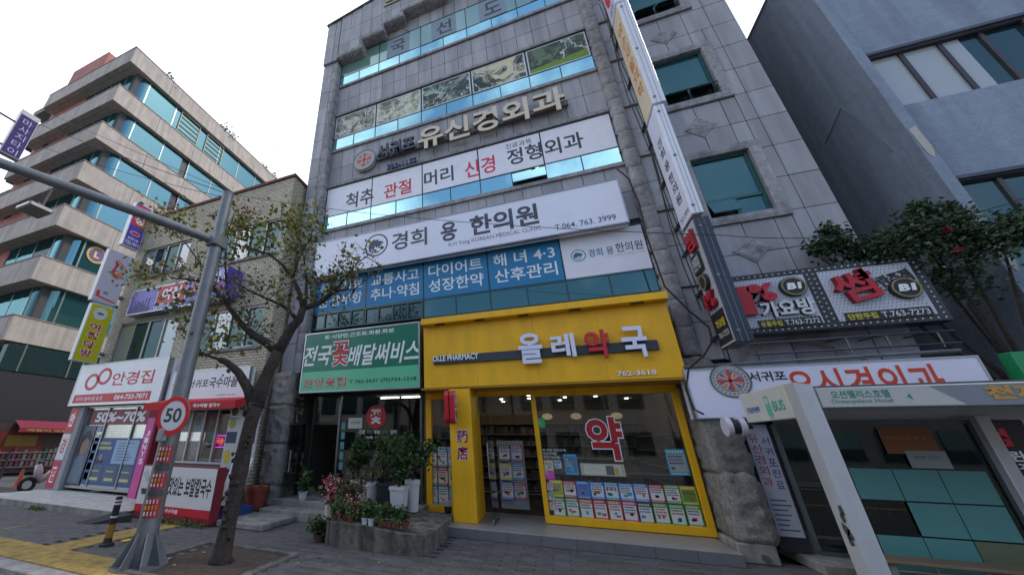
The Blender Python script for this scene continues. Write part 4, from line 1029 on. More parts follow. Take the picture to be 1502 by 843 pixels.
for ws, n_ in ((W3, 4), (W2, 4)):
    for q in ws:
        fm = MB(); A = (.30, .30, .29); x0, x1, z0, z1 = q
        for r in ((x0, x1, z0, z0+.06), (x0, x1, z1-.06, z1), (x0, x0+.06, z0+.06, z1-.06), (x1-.06, x1, z0+.06, z1-.06)): fm.box(r[0], r[1], BY+.05, BY+.14, r[2], r[3], A)
        for i in range(1, n_): xx = x0+(x1-x0)*i/n_; fm.box(xx-.03, xx+.03, BY+.052, BY+.13, z0+.06, z1-.06, A)
        fo = fm.build('window_frame', metal, bb)
        for i in range(n_):
            a = x0+(x1-x0)*i/n_; MB().box(a+.03, x0+(x1-x0)*(i+1)/n_-.03, BY+.1, BY+.11, z0+.05, z1-.05).build('window_pane', pane_dark if (i+int(x0)) % 3 else pane_frost2, fo)
        MB().box(x0-.08, x1+.08, BY-.07, BY+.1, z0-.09, z0-.002, (.33, .31, .28), .01).build('window_sill', concrete, bb)
rg = random.Random(9)
# signs on the brick building
PUR = (.10, .07, .42)
f_ = FX(7.9)
s1 = board('hotel_sign', 'long purple sign with a red square and telephone number on the tan brick wall', FX(7.85), (-14.45, 5.96, -9.75, 6.95), .3, PUR, 'sign', frame=(.45, .45, .5), edge=.03)
f_ = FX(7.85)
MB().plate(f_, -12.95, 6.22, -11.5, 6.90, .002, .006, (.50, .02, .06)).plate(f_, -13.0, 6.17, -11.45, 6.95-.03, .001, .004, (.6, .6, .6)).build('red_panel', paint, s1)
text('여정', f_, (-12.7, 6.32, -11.75, 6.82), WT, .008, 0, .03, parent=s1)
text('다방', f_, (-11.2, 6.28, -10.1, 6.86), WT, .004, 0, .03, parent=s1, grow=.03); text('다방', f_, (-11.2, 6.28, -10.1, 6.86), RED, .007, 0, .03, parent=s1)
text('☎732-7011', f_, (-13.0, 6.01, -11.6, 6.15), WT, .004, 0, .02, parent=s1)
mb = MB()
for i in range(14): a = -14.4+i*.085; mb.plate(f_, a, 6.0, a+.05, 6.15+.4*abs(math.sin(i*1.7)), .002, .005, (.03, .03, .08))
mb.build('city_print', paint, s1)
MB().box(-9.74, -9.3, 7.55, 8.18, 5.98, 7.02, (.10, .07, .42), .01).build('end_box', gloss, s1)
text('본정', FX(7.55), (-9.68, 6.5, -9.36, 6.95), WT, .003, 0, .02, parent=s1); text('다방', FX(7.55), (-9.68, 6.05, -9.36, 6.42), (.6, .03, .06), .003, 0, .03, parent=s1)
BXF = -15.55
def blade(name, label, X, y0, y1, z0, z1, th, face, edge=(.62, .62, .64), cat='sign', right=True, group=None):
    t = thing(name, label, cat, (X, (y0+y1)/2, z0), group)
    a, b = (X-th, X) if right else (X, X+th)
    MB().box(a, b, y0, y1, z0, z1, edge, .012).build('casing', gloss, t)
    if right: MB().plate(FRt(X), y0+.03, z0+.03, y1-.03, z1-.03, .001, .005, face).build('face', gloss, t)
    else: MB().plate(FL(X), -y1+.03, z0+.03, -y0-.03, z1-.03, .001, .005, face).build('face', gloss, t)
    return t
fr = FRt(BXF+.005)
b1 = blade('blade_sign', 'yellow vertical sign with red Hangul letters at the brick corner', BXF, 7.2, 8.0, 4.25, 6.42, .2, (.55, .52, .01), group='vertical signs at the brick corner')
MB().disc(fr, 7.58, 6.08, .24, 0, .004, (.62, .62, .6)).build('logo_disc', paint, b1)
MB().disc(fr, 7.58, 6.08, .12, .004, .007, (.12, .2, .06), ry=.05).build('leaf_print', paint, b1)
for i, s_ in enumerate('여정다방'):
    z = 5.42-i*.33; q = (7.38, z, 7.74, z+.27); text(s_, fr, q, WT, .001, 0, .03, parent=b1, grow=.04); text(s_, fr, q, (.52, .03, .03), .004, 0, .03, parent=b1)
b2 = blade('blade_sign', 'large white vertical sign with a red and orange ribbon emblem above the yellow sign', BXF, 7.12, 8.0, 6.52, 8.72, .22, (.52, .50, .60), group='vertical signs at the brick corner')
MB().poly(fr, [(7.45, 8.3), (7.53, 8.34), (7.6, 8.1), (7.52, 7.85), (7.66, 7.72), (7.72, 7.86), (7.80, 7.96), (7.86, 7.8), (7.72, 7.58), (7.48, 7.66), (7.42, 7.8), (7.5, 8.08)], .001, .004, (.6, .03, .06)).build('ribbon_emblem', paint, b2)
MB().poly(fr, [(7.53, 8.34), (7.9, 8.06), (7.98, 8.04), (7.98, 8.1), (7.92, 8.12), (7.55, 8.38)], .001, .005, (.6, .22, .08)).poly(fr, [(7.62, 7.78), (7.84, 8.02), (7.86, 7.8), (7.72, 7.62)], .004, .007, (.65, .25, .1)).build('ribbon_emblem', paint, b2)
text('SK', fr, (7.42, 6.86, 7.62, 6.96), (.05, .05, .08), .001, 0, .03, parent=b2)
MB().poly(fr, [(7.2, 6.95), (7.3, 6.95), (7.32, 6.75), (7.9, 6.66), (7.9, 6.6), (7.2, 6.7)], .001, .004, (.6, .06, .05)).build('ribbon_emblem', paint, b2)
b3 = blade('blade_sign', 'purple and red vertical sign, topmost at the brick corner', BXF, 7.45, 8.12, 9.10, 11.2, .25, PUR, (.66, .66, .68), group='vertical signs at the brick corner')
MB().plate(fr, 7.5, 10.1, 8.07, 11.1, .001, .004, (.5, .03, .07)).build('red_panel', paint, b3)
text('여', fr, (7.6, 10.68, 7.97, 11.02), WT, .005, 0, .03, parent=b3); text('정', fr, (7.6, 10.22, 7.97, 10.58), WT, .005, 0, .03, parent=b3)
MB().disc(fr, 7.78, 9.75, .2, .001, .004, (.6, .6, .62), ry=.10).disc(fr, 7.78, 9.75, .17, .004, .007, (.5, .03, .1), ry=.07).build('logo_disc', paint, b3)
text('732-7011', fr, (7.52, 9.2, 8.05, 9.36), WT, .001, 0, .02, parent=b3); text('본정다방', fr, (7.56, 9.42, 8.0, 9.54), WT, .001, 0, .02, parent=b3)
for z in (4.6, 6.9, 9.5): MB().box(-15.8, -15.6, 7.95, 8.2, z, z+.1).build('sign_bracket', galv, bb)

# glasses shop
gsx = thing('optician_shopfront', 'optician shopfront with blue posters and lettered red and white corner pillar', 'shopfront', (-13.6, 7.9, 0))
os_ = board('optician_sign', 'white optician sign with red spectacles drawing and 안경집', FX(7.72), (-15.82, 2.74, -11.22, 4.15), .35, (.78, .78, .80), 'sign', frame=(.5, .5, .52), edge=.02)
f_ = FX(7.72); zg = zm(80, 500, .3322)
for a in ((165, 180), (222, 155)):
    p = PT(80+a[0]*.3322, 500+a[1]*.3322, 1, 7.72); MB().ring(f_, p.x, p.z, .25, .36, .001, .008, RED, 26, .8).build('spectacle_ring', paint, os_)
text('안경집', f_, zg(7.72, 264, 140, 430, 185), RED, .002, 0, .035, .0, parent=os_)
q = zg(7.72, 88, 242, 417, 262); MB().plate(f_, q[0], 2.82, q[2], 3.10, .001, .004, RED).build('strip', paint, os_)
text('서귀포 올레시장 앞 점', f_, (q[0]+.15, 2.89, q[0]+1.6, 3.02), WT, .005, 0, .01, parent=os_)
text('064-733-7071', f_, (q[2]-1.75, 2.88, q[2]-.15, 3.04), WT, .005, 0, .03, parent=os_)
MB().box(-15.75, -15.05, 7.85, 8.35, .16, 2.7, (.33, .33, .34), .01).build('pillar', matte, gsx)
f_ = FX(7.85)
for i, s_ in enumerate('안경집'):
    z = 1.86-i*.83; mb = MB().plate(f_, -15.74, z, -15.3, z+.8, .002, .008, [RED, (.66, .66, .66), (.5, .02, .08)][i]); mb.build('pillar_panel', paint, gsx)
    if i != 2: text(s_, f_, (-15.66, z+.2, -15.4, z+.66), [WT, RED][i], .01, 0, .05, parent=gsx)
    else: MB().plate(f_, -15.64, z+.16, -15.42, z+.62, .009, .012, WT).build('strip', paint, gsx); text(s_, f_, (-15.63, z+.2, -15.43, z+.58), RED, .013, 0, .04, parent=gsx)
MB().box(-15.0, -11.4, 8.0, 8.012, .3, 2.66).build('shop_window', glass, gsx)
mb = MB()
for x in (-15.03, -13.9, -12.5, -11.42): mb.box(x, x+.05, 7.96, 8.06, .3, 2.66)
mb.box(-15.03, -11.37, 7.962, 8.058, .24, .3); mb.box(-15.03, -11.37, 7.962, 8.058, 2.66, 2.72); mb.c = [(.35, .35, .35)]*len(mb.f); mb.build('window_frame', metal, gsx)
f_ = FX(7.99)
q = (-14.75, 2.12, -11.85, 2.6); MB().plate(f_, *q, 0, .004, (.20, .03, .05)).build('sale_strip', paint, gsx)
text('50%~70%', f_, (-14.5, 2.2, -12.0, 2.52), WT, .006, 0, .035, parent=gsx)
MB().plate(f_, -14.2, .32, -12.55+.9, 1.72, 0, .004, (.03, .09, .25)).plate(f_, -14.2, .3, -11.65, .36, 0, .006, (.4, .42, .42)).build('poster', paint, gsx)
mb = MB().plate(f_, -13.05, .98, -11.95, 1.66, .005, .008, (.30, .42, .58))
for k in range(7): mb.plate(f_, -12.9, 1.56-k*.08, -12.9+random.uniform(.4, .85), 1.585-k*.08, .008, .01, (.1, .15, .3))
for k in range(3): mb.plate(f_, -13.95+k*.72, .45, -13.35+k*.72, .92, .005, .008, (.08, .12, .16)); mb.plate(f_, -13.85+k*.72, .5, -13.45+k*.72, .58, .008, .011, (.5, .5, .3)); mb.plate(f_, -13.85+k*.72, .74, -13.5+k*.72, .78, .008, .011, (.4, .42, .4))
mb.plate(f_, -13.95, 1.52, -13.3, 1.6, .005, .009, (.35, .4, .1)); mb.plate(f_, -13.95, 1.38, -13.2, 1.46, .005, .009, (.4, .42, .2)); mb.disc(f_, -13.6, 1.15, .1, .005, .009, (.3, .18, .13), 12); mb.plate(f_, -13.75, .97, -13.45, 1.08, .005, .008, (.02, .02, .03))
mb.build('poster_print', paint, gsx)
mb = MB().plate(f_, -15.0, .35, -14.3, 2.1, 0, .004, (.10, .13, .18)); mb.disc(f_, -14.62, 1.45, .2, .005, .008, (.26, .18, .16), 16, .26)
mb.poly(f_, [(-14.9, 1.3), (-14.86, 1.75), (-14.6, 1.95), (-14.38, 1.75), (-14.38, 1.6), (-14.6, 1.72), (-14.8, 1.55), (-14.82, 1.1)], .009, .012, (.03, .02, .02)); mb.poly(f_, [(-14.95, .4), (-14.9, 1.05), (-14.7, 1.2), (-14.45, 1.15), (-14.35, .8), (-14.4, .4)], .005, .008, (.14, .19, .26))
mb.build('poster', paint, gsx)
mb = MB()
for k in range(6): mb.plate(f_, -14.25+random.uniform(0, .1), .5+k*.28, -13.98, .7+k*.28, 0, .004, random.choice([(.5, .5, .5), (.05, .07, .15), (.2, .3, .4)]))
mb.build('sticker_strip', paint, gsx)
MB().box(-11.6, -11.14, 7.80, 8.3, .1, 2.62, (.25, .02, .04), .01).build('pillar', matte, gsx)
MB().plate(FX(7.80), -11.56, .1, -11.24, 2.3, .002, .006, (.60, .07, .32)).build('pillar_panel', paint, gsx)
for i, s_ in enumerate("SYNIJ"): text(s_, FRt(0) if False else FX(7.80), (-11.48, 1.02+.19*i, -11.32, 1.17+.19*i), WT, .007, 0, .03, parent=gsx)
mb = MB(); mb.box(-15.7, -8, 12, 12.1, 0, 2.95, (.2, .19, .18)); mb.box(-15.5, -8.0, 8.3, 12, 2.9, 2.945, (.25, .25, .24)); mb.box(-11.3, -11.2, 8.3, 12, 0, 2.9, (.2, .15, .12)); mb.build('inner_wall', matte, gsx)
rg = random.Random(2)
o = MB()
for i in range(5):
    z = .5+i*.4; o.box(-14.8, -11.6, 9.6, 9.9, z, z+.03, (.4, .4, .4))
    for k in range(14): x = -14.7+k*.22; o.box(x, x+.14, 9.65, 9.8, z+.03, z+.1, rg.choice([(.1, .1, .1), (.4, .3, .2), (.3, .3, .35)]))
o = o.build('display_shelf', paint, gsx); o['kind'] = 'stuff'
# white tiled apron step
ap = thing('tiled_step', 'broad white tiled step in front of the optician, worn at its edges', 'step', (-12.5, 6.9, 0))
tm = mat('white_step_tile', (.58, .57, .54), .5, nscale=6, namt=.08, rnd=.06, dirt=.25)
MB().box(-15.9, -9.55, 6.32, 8.3, -.02, .135, (1, 1, 1)).build('step_core', concrete, ap)
base = None
for i in range(15):
    for j in range(9):
        if base is None: base = MB().box(0, .40, 0, .20, 0, .014, (1, 1, 1), .004).build('tile', tm); base.parent = ap; o = base
        else: o = bpy.data.objects.new('tile', base.data); C.objects.link(o); o.parent = ap
        o.location = Vector((-15.8+i*.415+.1*(j % 2), 6.33+j*.21, .137))-WLOC[ap.name]
# small grating ramp
rp = MB().add([(-9.95, 5.75, .005), (-9.55, 5.75, .005), (-9.0, 6.3, .15), (-9.6, 6.3, .15), (-9.95, 5.75, -.02), (-9.55, 5.75, -.02), (-9.0, 6.3, -.02), (-9.6, 6.3, -.02)], [(0, 1, 2, 3), (0, 3, 7, 4), (1, 0, 4, 5), (2, 1, 5, 6), (3, 2, 6, 7)], (.03, .03, .035))
tag(rp.build('rubber_ramp', matte), 'small dark rubber ramp against the end of the white tiled step', 'ramp')

# noodle shop
nsx = thing('noodle_shopfront', 'noodle shopfront with four tall white framed glass doors under a red awning', 'shopfront', (-9.4, 7.9, 0))
nb = board('noodle_sign', 'white noodle shop sign lettered 서귀포 국수마을 over the red awning', FX(7.85), (-11.12, 2.80, -7.9, 3.66), .22, (.76, .76, .80), 'sign', frame=(.55, .55, .56), edge=.02)
zn = zm(230, 520, .2136); f_ = FX(7.85)
text('서귀포', f_, zn(7.85, 222, 175, 348, 222), (.03, .03, .03), .002, 0, .02, .1, parent=nb); text('국수마을', f_, zn(7.85, 368, 155, 552, 218), (.03, .03, .03), .002, 0, .02, .1, parent=nb)
text('고기', f_, (-10.95, 3.2, -10.3, 3.5), (.03, .03, .03), .002, 0, .01, .1, parent=nb); text('예약문의 732-7011', f_, (-9.0, 2.86, -8.25, 2.92), (.08, .08, .1), .002, 0, 0, parent=nb)
mb = MB(); y0, y1 = 7.25, 7.95
mb.add([(-11.1, y1, 2.84), (-7.6, y1, 2.84), (-7.6, y0, 2.66), (-11.1, y0, 2.66), (-11.1, y0, 2.46), (-7.6, y0, 2.46), (-11.1, y1, 2.6), (-7.6, y1, 2.6)], [(0, 3, 2, 1), (3, 4, 5, 2), (0, 6, 4, 3), (1, 2, 5, 7)], (.50, .02, .03))
aw = mb.build('awning', matte, nsx); text('국수마을 칼국수', FX(7.245), (-9.1, 2.5, -8.1, 2.6), WT, .003, 0, .03, parent=nsx)
fm = MB(); WF = (.52, .53, .54)
for i in range(5): x = -10.55+i*.52; fm.box(x-.03, x+.03, 8.05, 8.13, 1.12, 2.55, WF, .006)
fm.box(-10.58, -8.44, 8.052, 8.128, 2.5, 2.56, WF); fm.box(-10.58, -8.44, 8.052, 8.128, 1.08, 1.13, WF)
fm.build('door_frame', gloss, nsx); MB().box(-10.55, -8.47, 8.085, 8.095, 1.13, 2.5).build('door_glass', glass, nsx)
fm = MB()
for i in range(5): x = -10.49+i*.52; fm.box(x, x+.02, 8.045, 8.05, 1.14, 2.49, (.4, .03, .04))
fm.build('red_trim', paint, nsx)
f_ = FX(8.08)
for i in range(3):
    x = -10.5+i*.52; MB().plate(f_, x, 1.9, x+.44, 2.46, 0, .003, (.25, .28, .28) if i < 2 else (.06, .05, .05)).disc(f_, x+.22, 2.2, .1, .004, .006, [(.06, .13, .13), (.1, .17, .2), (.2, .06, .06)][i], 18, .14).build('menu_film', paint, nsx)
for s_, x in (('고기국수', -10.45), ('보말국수', -9.9), ('비빔국수', -9.35)): text(s_, f_, (x, 1.55, x+.4, 1.63), (.45, .45, .42), .002, 0, .02, parent=nsx)
ne = mat('neon_sign', (.75, .05, .9), emit=1.6); ne2 = mat('neon_red', (.9, .06, .08), emit=1.2)
nf = thing('neon_sign', 'small lit red neon sign with a violet border inside the noodle shop', 'neon sign', (-8.85, 8.15, 1.5))
mb = MB()
for q in ((-9.05, 1.50, -8.65, 1.52), (-9.05, 1.80, -8.65, 1.82), (-9.06, 1.5, -9.04, 1.82), (-8.66, 1.5, -8.64, 1.82)): mb.plate(FX(8.15), *q, 0, .015)
mb.build('violet_border', ne, nf); text('국수', FX(8.15), (-8.98, 1.56, -8.72, 1.76), (.9, .06, .08), .0, .01, .04, parent=nf, mt=ne2)
mb = MB(); mb.box(-11.1, -7.75, 11.5, 11.6, 0, 2.9, (.06, .05, .05)); mb.box(-11.1, -8.0, 8.2, 11.4, .0, .1, (.1, .09, .08)); mb.build('inner_wall', matte, nsx)
MB().box(-10.6, -8.4, 8.06, 8.14, .3, 1.075, (.10, .09, .085)).build('dado', matte, nsx)
MB().box(-11.12, -10.6, 8.02, 8.16, 0, 2.8, (.06, .02, .02)).box(-8.42, -7.74, 8.02, 8.16, 0, 2.8, (.05, .06, .07)).build('side_panel', matte, nsx)
# menu board
mn = board('menu_board', 'tall narrow menu board with dish pictures on the corner beside the noodle doors', FX(7.78), (-8.28, 1.0, -7.22, 2.62), .05, (.52, .53, .54), 'menu board')
f_ = FX(7.78); mb = MB()
for i, (x, z, c) in enumerate(((-8.1, 2.42, (.05, .06, .04)), (-8.1, 2.1, (.35, .3, .05)), (-7.42, 2.42, (.06, .03, .03)), (-7.42, 2.1, (.16, .2, .05)))): mb.disc(f_, x, z, .12, .001, .005, c, 16)
for x in (-8.25, -7.62): mb.plate(f_, x, 1.62, x+.36, 1.9, .001, .005, (.02, .03, .08)); mb.plate(f_, x, 2.22, x+.3, 2.25, .001, .004, (.1, .1, .1))
mb.plate(f_, -7.6, 1.04, -7.26, 1.24, .001, .005, (.4, .03, .05)); mb.plate(f_, -7.55, 1.35, -7.3, 1.45, .001, .005, (.1, .12, .15)); mb.plate(f_, -7.55, 1.5, -7.3, 1.57, .001, .005, (.1, .12, .15)); mb.disc(f_, -8.1, 1.3, .11, .001, .006, (.6, .42, .03), 18, .17)
mb.build('menu_print', paint, mn)['kind'] = 'stuff'
# low sign box
lb_ = thing('low_banner_box', 'low white and red banner box with a noodle bowl print standing at the pavement edge', 'banner', (-8.1, 6.75, 0))
MB().box(-9.45, -7.05, 6.6, 6.86, .02, 1.12, (.20, .02, .03), .01).build('box_body', matte, lb_)
f_ = FX(6.6); MB().plate(f_, -9.44, .30, -7.06, 1.10, .002, .008, (.66, .66, .67)).build('face', gloss, lb_); MB().plate(f_, -9.44, .14, -7.06, .30, .002, .009, (.55, .02, .04)).build('strip', gloss, lb_)
text('육수가 맛있는 보말칼국수', f_, (-9.0, .52, -7.14, .90), (.02, .02, .02), .01, 0, .03, parent=lb_)
text('국수마을', f_, (-8.4, .18, -8.0, .26), WT, .012, 0, .02, parent=lb_)
mb = MB().poly(f_, [(-9.36, .62), (-9.08, .62), (-9.13, .50), (-9.31, .50)], .009, .012, (.03, .02, .02)); mb.tube([f_.p(-9.38, .95, .012), f_.p(-9.2, .75, .012)], .006, 5, (.3, .2, .1)); mb.tube([f_.p(-9.3, 1.0, .012), f_.p(-9.16, .78, .012)], .006, 5, (.3, .2, .1)); mb.build('bowl_print', paint, lb_)
wd = MB(); leaves(wd, [(-8.9+.12*i, 6.5, .02, .1) for i in range(16)]+[(-12.9+.1*i, 6.25, .02, .08) for i in range(6)], 700, .06, [(.09, .15, .03), (.13, .17, .05)], rng=random.Random(1)); tag(wd.build('weeds', leaf), 'strip of low green weeds along the foot of the low banner box and tiled step', 'weeds', kind='stuff')
pb = MB().box(-7.0, -5.75, 6.75, 7.85, 0, .12, (1, 1, 1), .02); tag(pb.build('pavement_slab', concrete), 'small raised concrete slab under the clay tub', 'slab')
bn = thing('folded_board', 'white folded table board leaning behind the tree trunk', 'board', (-7.3, 7.4, 0))
MB().add([(-7.55, 7.2, .3), (-6.95, 7.2, .3), (-6.95, 7.5, 1.3), (-7.55, 7.5, 1.3), (-7.55, 7.24, .3), (-6.95, 7.24, .3), (-6.95, 7.54, 1.3), (-7.55, 7.54, 1.3)], [(0, 1, 2, 3), (4, 7, 6, 5), (0, 4, 5, 1), (1, 5, 6, 2), (2, 6, 7, 3), (3, 7, 4, 0)], (.5, .5, .53)).build('board', paint, bn)
MB().box(-7.6, -6.9, 7.25, 7.7, .0, .28, (.02, .06, .2), .01).build('blue_crate', paint, bn)
# ============================================================ brown office building at the far left
ob = thing('office_building', 'pinkish brown office block with jutting balcony bands and ribbons of blue glass', 'building', (-27, 10, 0))
OX, OY, OYF, OXL = -25.0, 8.55, 44.0, -36.0
tops = [28.4, 24.45, 20.95, 17.65, 14.35, 10.95, 7.5]; BH = [1.5, 1.45, 1.4, 1.4, 1.4, 1.4, 1.3]
for i, (t_, h) in enumerate(zip(tops, BH)):
    # right-hand band in panels, left-hand band in panels, pieces meeting at the corner
    y = OY; k = 0
    while y < OYF:
        y2 = min(y+3.0, OYF); nm = 'band_panel'
        MB().box(OX-.35, OX, y+(.0 if k else .0)+.008, y2-.008, t_-h, t_, (1, 1, 1), .012).build(nm, panelbrown, ob); y = y2; k += 1
        if k > 8: 
            MB().box(OX-.35, OX, y, OYF, t_-h, t_).build(nm, panelbrown, ob); break
    x = OX-.36
    while x > OXL:
        x2 = max(x-2.6, OXL); MB().box(x2+.006, x-.006, OY, OY+.35, t_-h, t_, (1, 1, 1), .012).build('band_panel', panelbrown, ob); x = x2
    MB().box(OX-1.3, OX-.36, OY+1.0, OYF, t_-h, t_-h+.1).box(OXL, OX-.36, OY+.36, OY+.99, t_-h, t_-h+.1).build('balcony_soffit', panelbrown, ob)
    MB().box(OX-.40, OX+.03, OY-.03, OYF, t_, t_+.06, (.22, .18, .16)).box(OXL, OX-.40, OY-.03, OY+.4, t_, t_+.06, (.22, .18, .16)).build('band_coping', matte, ob)
# glass: recessed ribbons with rounded corner bays
GX, GY = OX-.36, OY+.75
for i in range(6):
    z1, z0 = tops[i]-BH[i]+.1, tops[i+1]-.05
    mb = MB(); MB().box(OX-14, GX-.12, GY+.12, OYF-.1, z0, z1+.02, (.05, .055, .06)).build('inner_wall', matte, ob)
    y = GY+1.0; k = 0
    while y < 34:
        y2 = y+2.2; op = (i in (1, 2) and k % 3 == 1)
        MB().box(GX, GX+.04, y+.04, y2-.04-(.55 if op else 0), z0, z1).build('window_pane', pane_brown if i < 4 else pane_teal, ob)
        if op: MB().box(GX-.05, GX-.03, y2-.58, y2-.04, z0, z1, (.015, .02, .03)).build('open_window', gloss, ob)
        MB().box(GX-.01, GX+.07, y-.04, y+.04, z0, z1, (.25, .28, .28)).build('mullion', metal, ob)
        y = y2; k += 1
    x = GX-1.0; k = 0
    while x > OXL+3.6:
        x2 = x-1.9
        MB().box(x2+.04, x-.04, GY, GY+.04, z0, z1-.02).build('window_pane', pane_brown if i != 4 or k else pane_dark, ob)
        MB().box(x-.04, x+.04, GY-.02, GY+.06, z0, z1, (.25, .28, .28)).build('mullion', metal, ob); x = x2; k += 1
    v = []; f = []; nn = 8
    for j in range(nn+1):
        a = j/nn*math.pi/2; px_, py_ = GX-1+math.sin(a)*1.04, GY+1-math.cos(a)*1.0
        v += [(px_, py_, z0), (px_, py_, z1)]
    f = [(2*j, 2*j+2, 2*j+3, 2*j+1) for j in range(nn)]
    g_ = MB().add(v, f).build('curved_pane', pane_brown if i < 5 else pane_teal, ob, smooth=True)
# frames of the barred openings on the top floor, right face
mb = MB()
for y in (13, 15.5, 22.5, 24.6, 30.5):
    z0, z1 = tops[1]+.15, tops[0]-BH[0]-.1
    for zz_ in [z0+(z1-z0)*q/5 for q in range(6)]: mb.box(GX+.08, GX+.12, y, y+1.7, zz_-.03, zz_+.03, (.42, .40, .28))
    mb.box(GX+.08, GX+.13, y-.05, y, z0, z1, (.42, .40, .28)); mb.box(GX+.08, GX+.13, y+1.7, y+1.75, z0, z1, (.42, .40, .28))
b_ = mb.build('window_bars', matte, ob); b_['kind'] = 'stuff'
MB().box(OXL-.4, OXL+4.6, OY+.7, OY+12, 0, 32.5, (1, 1, 1), .05).build('stair_tower', redtower, ob)
mb = MB()
for z in (10, 13.5, 17, 20.3, 23.7): mb.box(OXL+1.3, OXL+2.1, OY+.66, OY+.705, z-.9, z+1.0)
mb.build('tower_window', pane_brown, ob)['kind'] = 'stuff'
for i, (x, h) in enumerate(((-30.2, 2.4), (-29.2, 3.0), (-28.6, 3.2))): MB().tube([(x, OY+2, 28.4), (x+.1, OY+2, 28.4+h)], .05, 6, (.2, .2, .2)).build('roof_pole', metal, ob)
MB().box(OX-14, OX-.3, OY+.4, OYF, 27.6, 28.2, (.2, .19, .18)).box(OX-14, OX-1.2, GY+1, OYF, 0, 7.4, (.04, .045, .05)).build('inner_wall', matte, ob)
MB().box(OX-.5, OX-.06, OY+.3, OYF, 4.8, 6.15, (.05, .12, .13)).build('lower_glazing', pane_dark, ob)
for y in (9.5, 11.6, 12.2, 14.4, 16.6): MB().box(OX-.07, OX-.01, y, y+.07, 4.8, 6.15, (.25, .28, .28)).build('mullion', metal, ob)
MB().box(OX-.45, OX-.10, OY+.4, OYF, 2.35, 4.8, (.02, .02, .025)).build('dark_fascia', matte, ob)
fr = FRt(GX+.045); z0, z1 = tops[4]-BH[4], 0
def bz(i): return tops[i+1]-.0, tops[i]-BH[i]+.1
a, b = bz(4)
text('서귀포청', fr, (GY+2.9, a+1.0, GY+6.0, a+1.7), (.03, .04, .07), .01, 0, .01, parent=ob); text('라이온스클럽', fr, (GY+2.6, a+.2, GY+6.4, a+.85), (.03, .04, .07), .01, 0, .01, parent=ob)
mb = MB().disc(fr, GY+1.75, a+1.35, .55, .02, .03, (.45, .32, .08), 20); mb.disc(fr, GY+1.75, a+1.35, .42, .03, .04, (.12, .05, .18), 20); mb.build('club_emblem', paint, ob); text('L', fr, (GY+1.6, a+1.15, GY+1.9, a+1.55), (.55, .5, .1), .045, 0, .04, parent=ob)
a, b = bz(3); mb = MB().plate(fr, GY+4.4, a+.05, GY+7.9, b-.1, .0, .02, (.50, .52, .50)); mb.build('white_sign_panel', paint, ob)
MB().plate(fr, GY+6.2, a+.9, GY+7.6, a+1.45, .02, .03, (.03, .03, .03)).build('black_label', paint, ob); text('JCHAM', fr, (GY+6.4, a+1.0, GY+7.5, a+1.35), WT, .035, 0, .02, parent=ob)
MB().disc(fr, GY+5.3, a+.6, .35, .02, .03, (.5, .05, .15), 8).disc(fr, GY+5.5, a+1.3, .25, .02, .03, (.2, .22, .15), 7).build('label', paint, ob)
pln = MB(); leaves(pln, [(OX-.3, 11.5+1.2*i+random.uniform(-.4, .4), 28.6, .5) for i in (0, 4, 5, 9, 10, 13, 17, 20)], 700, .22, G1, rng=random.Random(4)); tag(pln.build('roof_plants', leaf), 'scrubby plants growing along the roof edge of the brown office block', 'plants', kind='stuff')
# red awning, fence and cones at the far left street
sf = thing('street_stall', 'dim shop under a red awning at the foot of the brown office block', 'shop', (-24.5, 11.5, 0))
MB().add([(-24.85, 10.2, 2.5), (-24.85, 17, 2.5), (-24.2, 17, 2.15), (-24.2, 10.2, 2.15), (-24.2, 17, 1.95), (-24.2, 10.2, 1.95)], [(0, 3, 2, 1), (3, 5, 4, 2)], (.20, .02, .045)).build('awning', matte, sf)
text('떡볶이 김밥 식당', FRt(-24.19), (10.5, 1.98, 13.0, 2.1), (.4, .28, .05), .0, 0, .02, parent=sf)
mb = MB(); mb.box(-24.84, -24.8, 9.4, 18, .1, 2.35, (.05, .03, .03)).box(-24.79, -24.76, 9.8, 11.6, 1.0, 2.0, (.12, .015, .01)).box(-24.75, -24.74, 10.1, 11.3, 1.3, 1.8, (.22, .13, .02))
mb.build('shop_front', paint, sf)
mb = MB(); rg = random.Random(8)
for i in range(34): y = 9.9+i*.2; mb.box(-24.7, -24.6, y, y+.14, .4, 1.15+rg.uniform(-.1, .1), rg.choice([(.07, .02, .025), (.12, .12, .12), (.02, .05, .06), (.13, .11, .1), (.1, .02, .05)]))
mb.build('hanging_goods', paint, sf)['kind'] = 'stuff'
fe = thing('street_fence', 'dark low railing along the pavement at the far left', 'fence', (-22, 9, 0))
for z in (.45, .75, 1.05): MB().tube([(-23.0, 7.4, z), (-22.2, 16, z)], .05, 6, (.06, .05, .045)).build('rail', paint, fe)
for i in range(5): y = 7.6+i*2; MB().tube([(-22.98+i*.19, y, 0), (-22.98+i*.19, y, 1.12)], .06, 6, (.05, .045, .04)).build('post', paint, fe)
for i, (x, y) in enumerate(((-19.8, 7.9), (-19.0, 8.6))):
    t = thing('traffic_cone', ['orange traffic cone nearer the left picture edge by the railing', 'orange traffic cone nearer the optician pillar by the railing'][i], 'cone', (x, y, 0), 'cones by the railing')
    MB().lathe((x, y, 0), [(.17, 0), (.17, .03), (.12, .04), (.03, .6)], 14, (.55, .10, .03)).build('cone_body', paint, t)
sc = thing('parked_scooter', 'pale pink and white scooter with a dark wheel behind the optician pillar', 'scooter', (-16.6, 8.3, 0))
mb = MB()
for y in (7.75, 8.95):
    mb = MB(); c = Vector((-16.6, y, .25)); pts = [c+Vector((0, math.cos(a), math.sin(a)))*.19 for a in [q*math.pi/10 for q in range(21)]]
    mb.tube(pts, .06, 8, (.02, .02, .02), cap=False); mb.build('wheel', matte, sc, smooth=True)
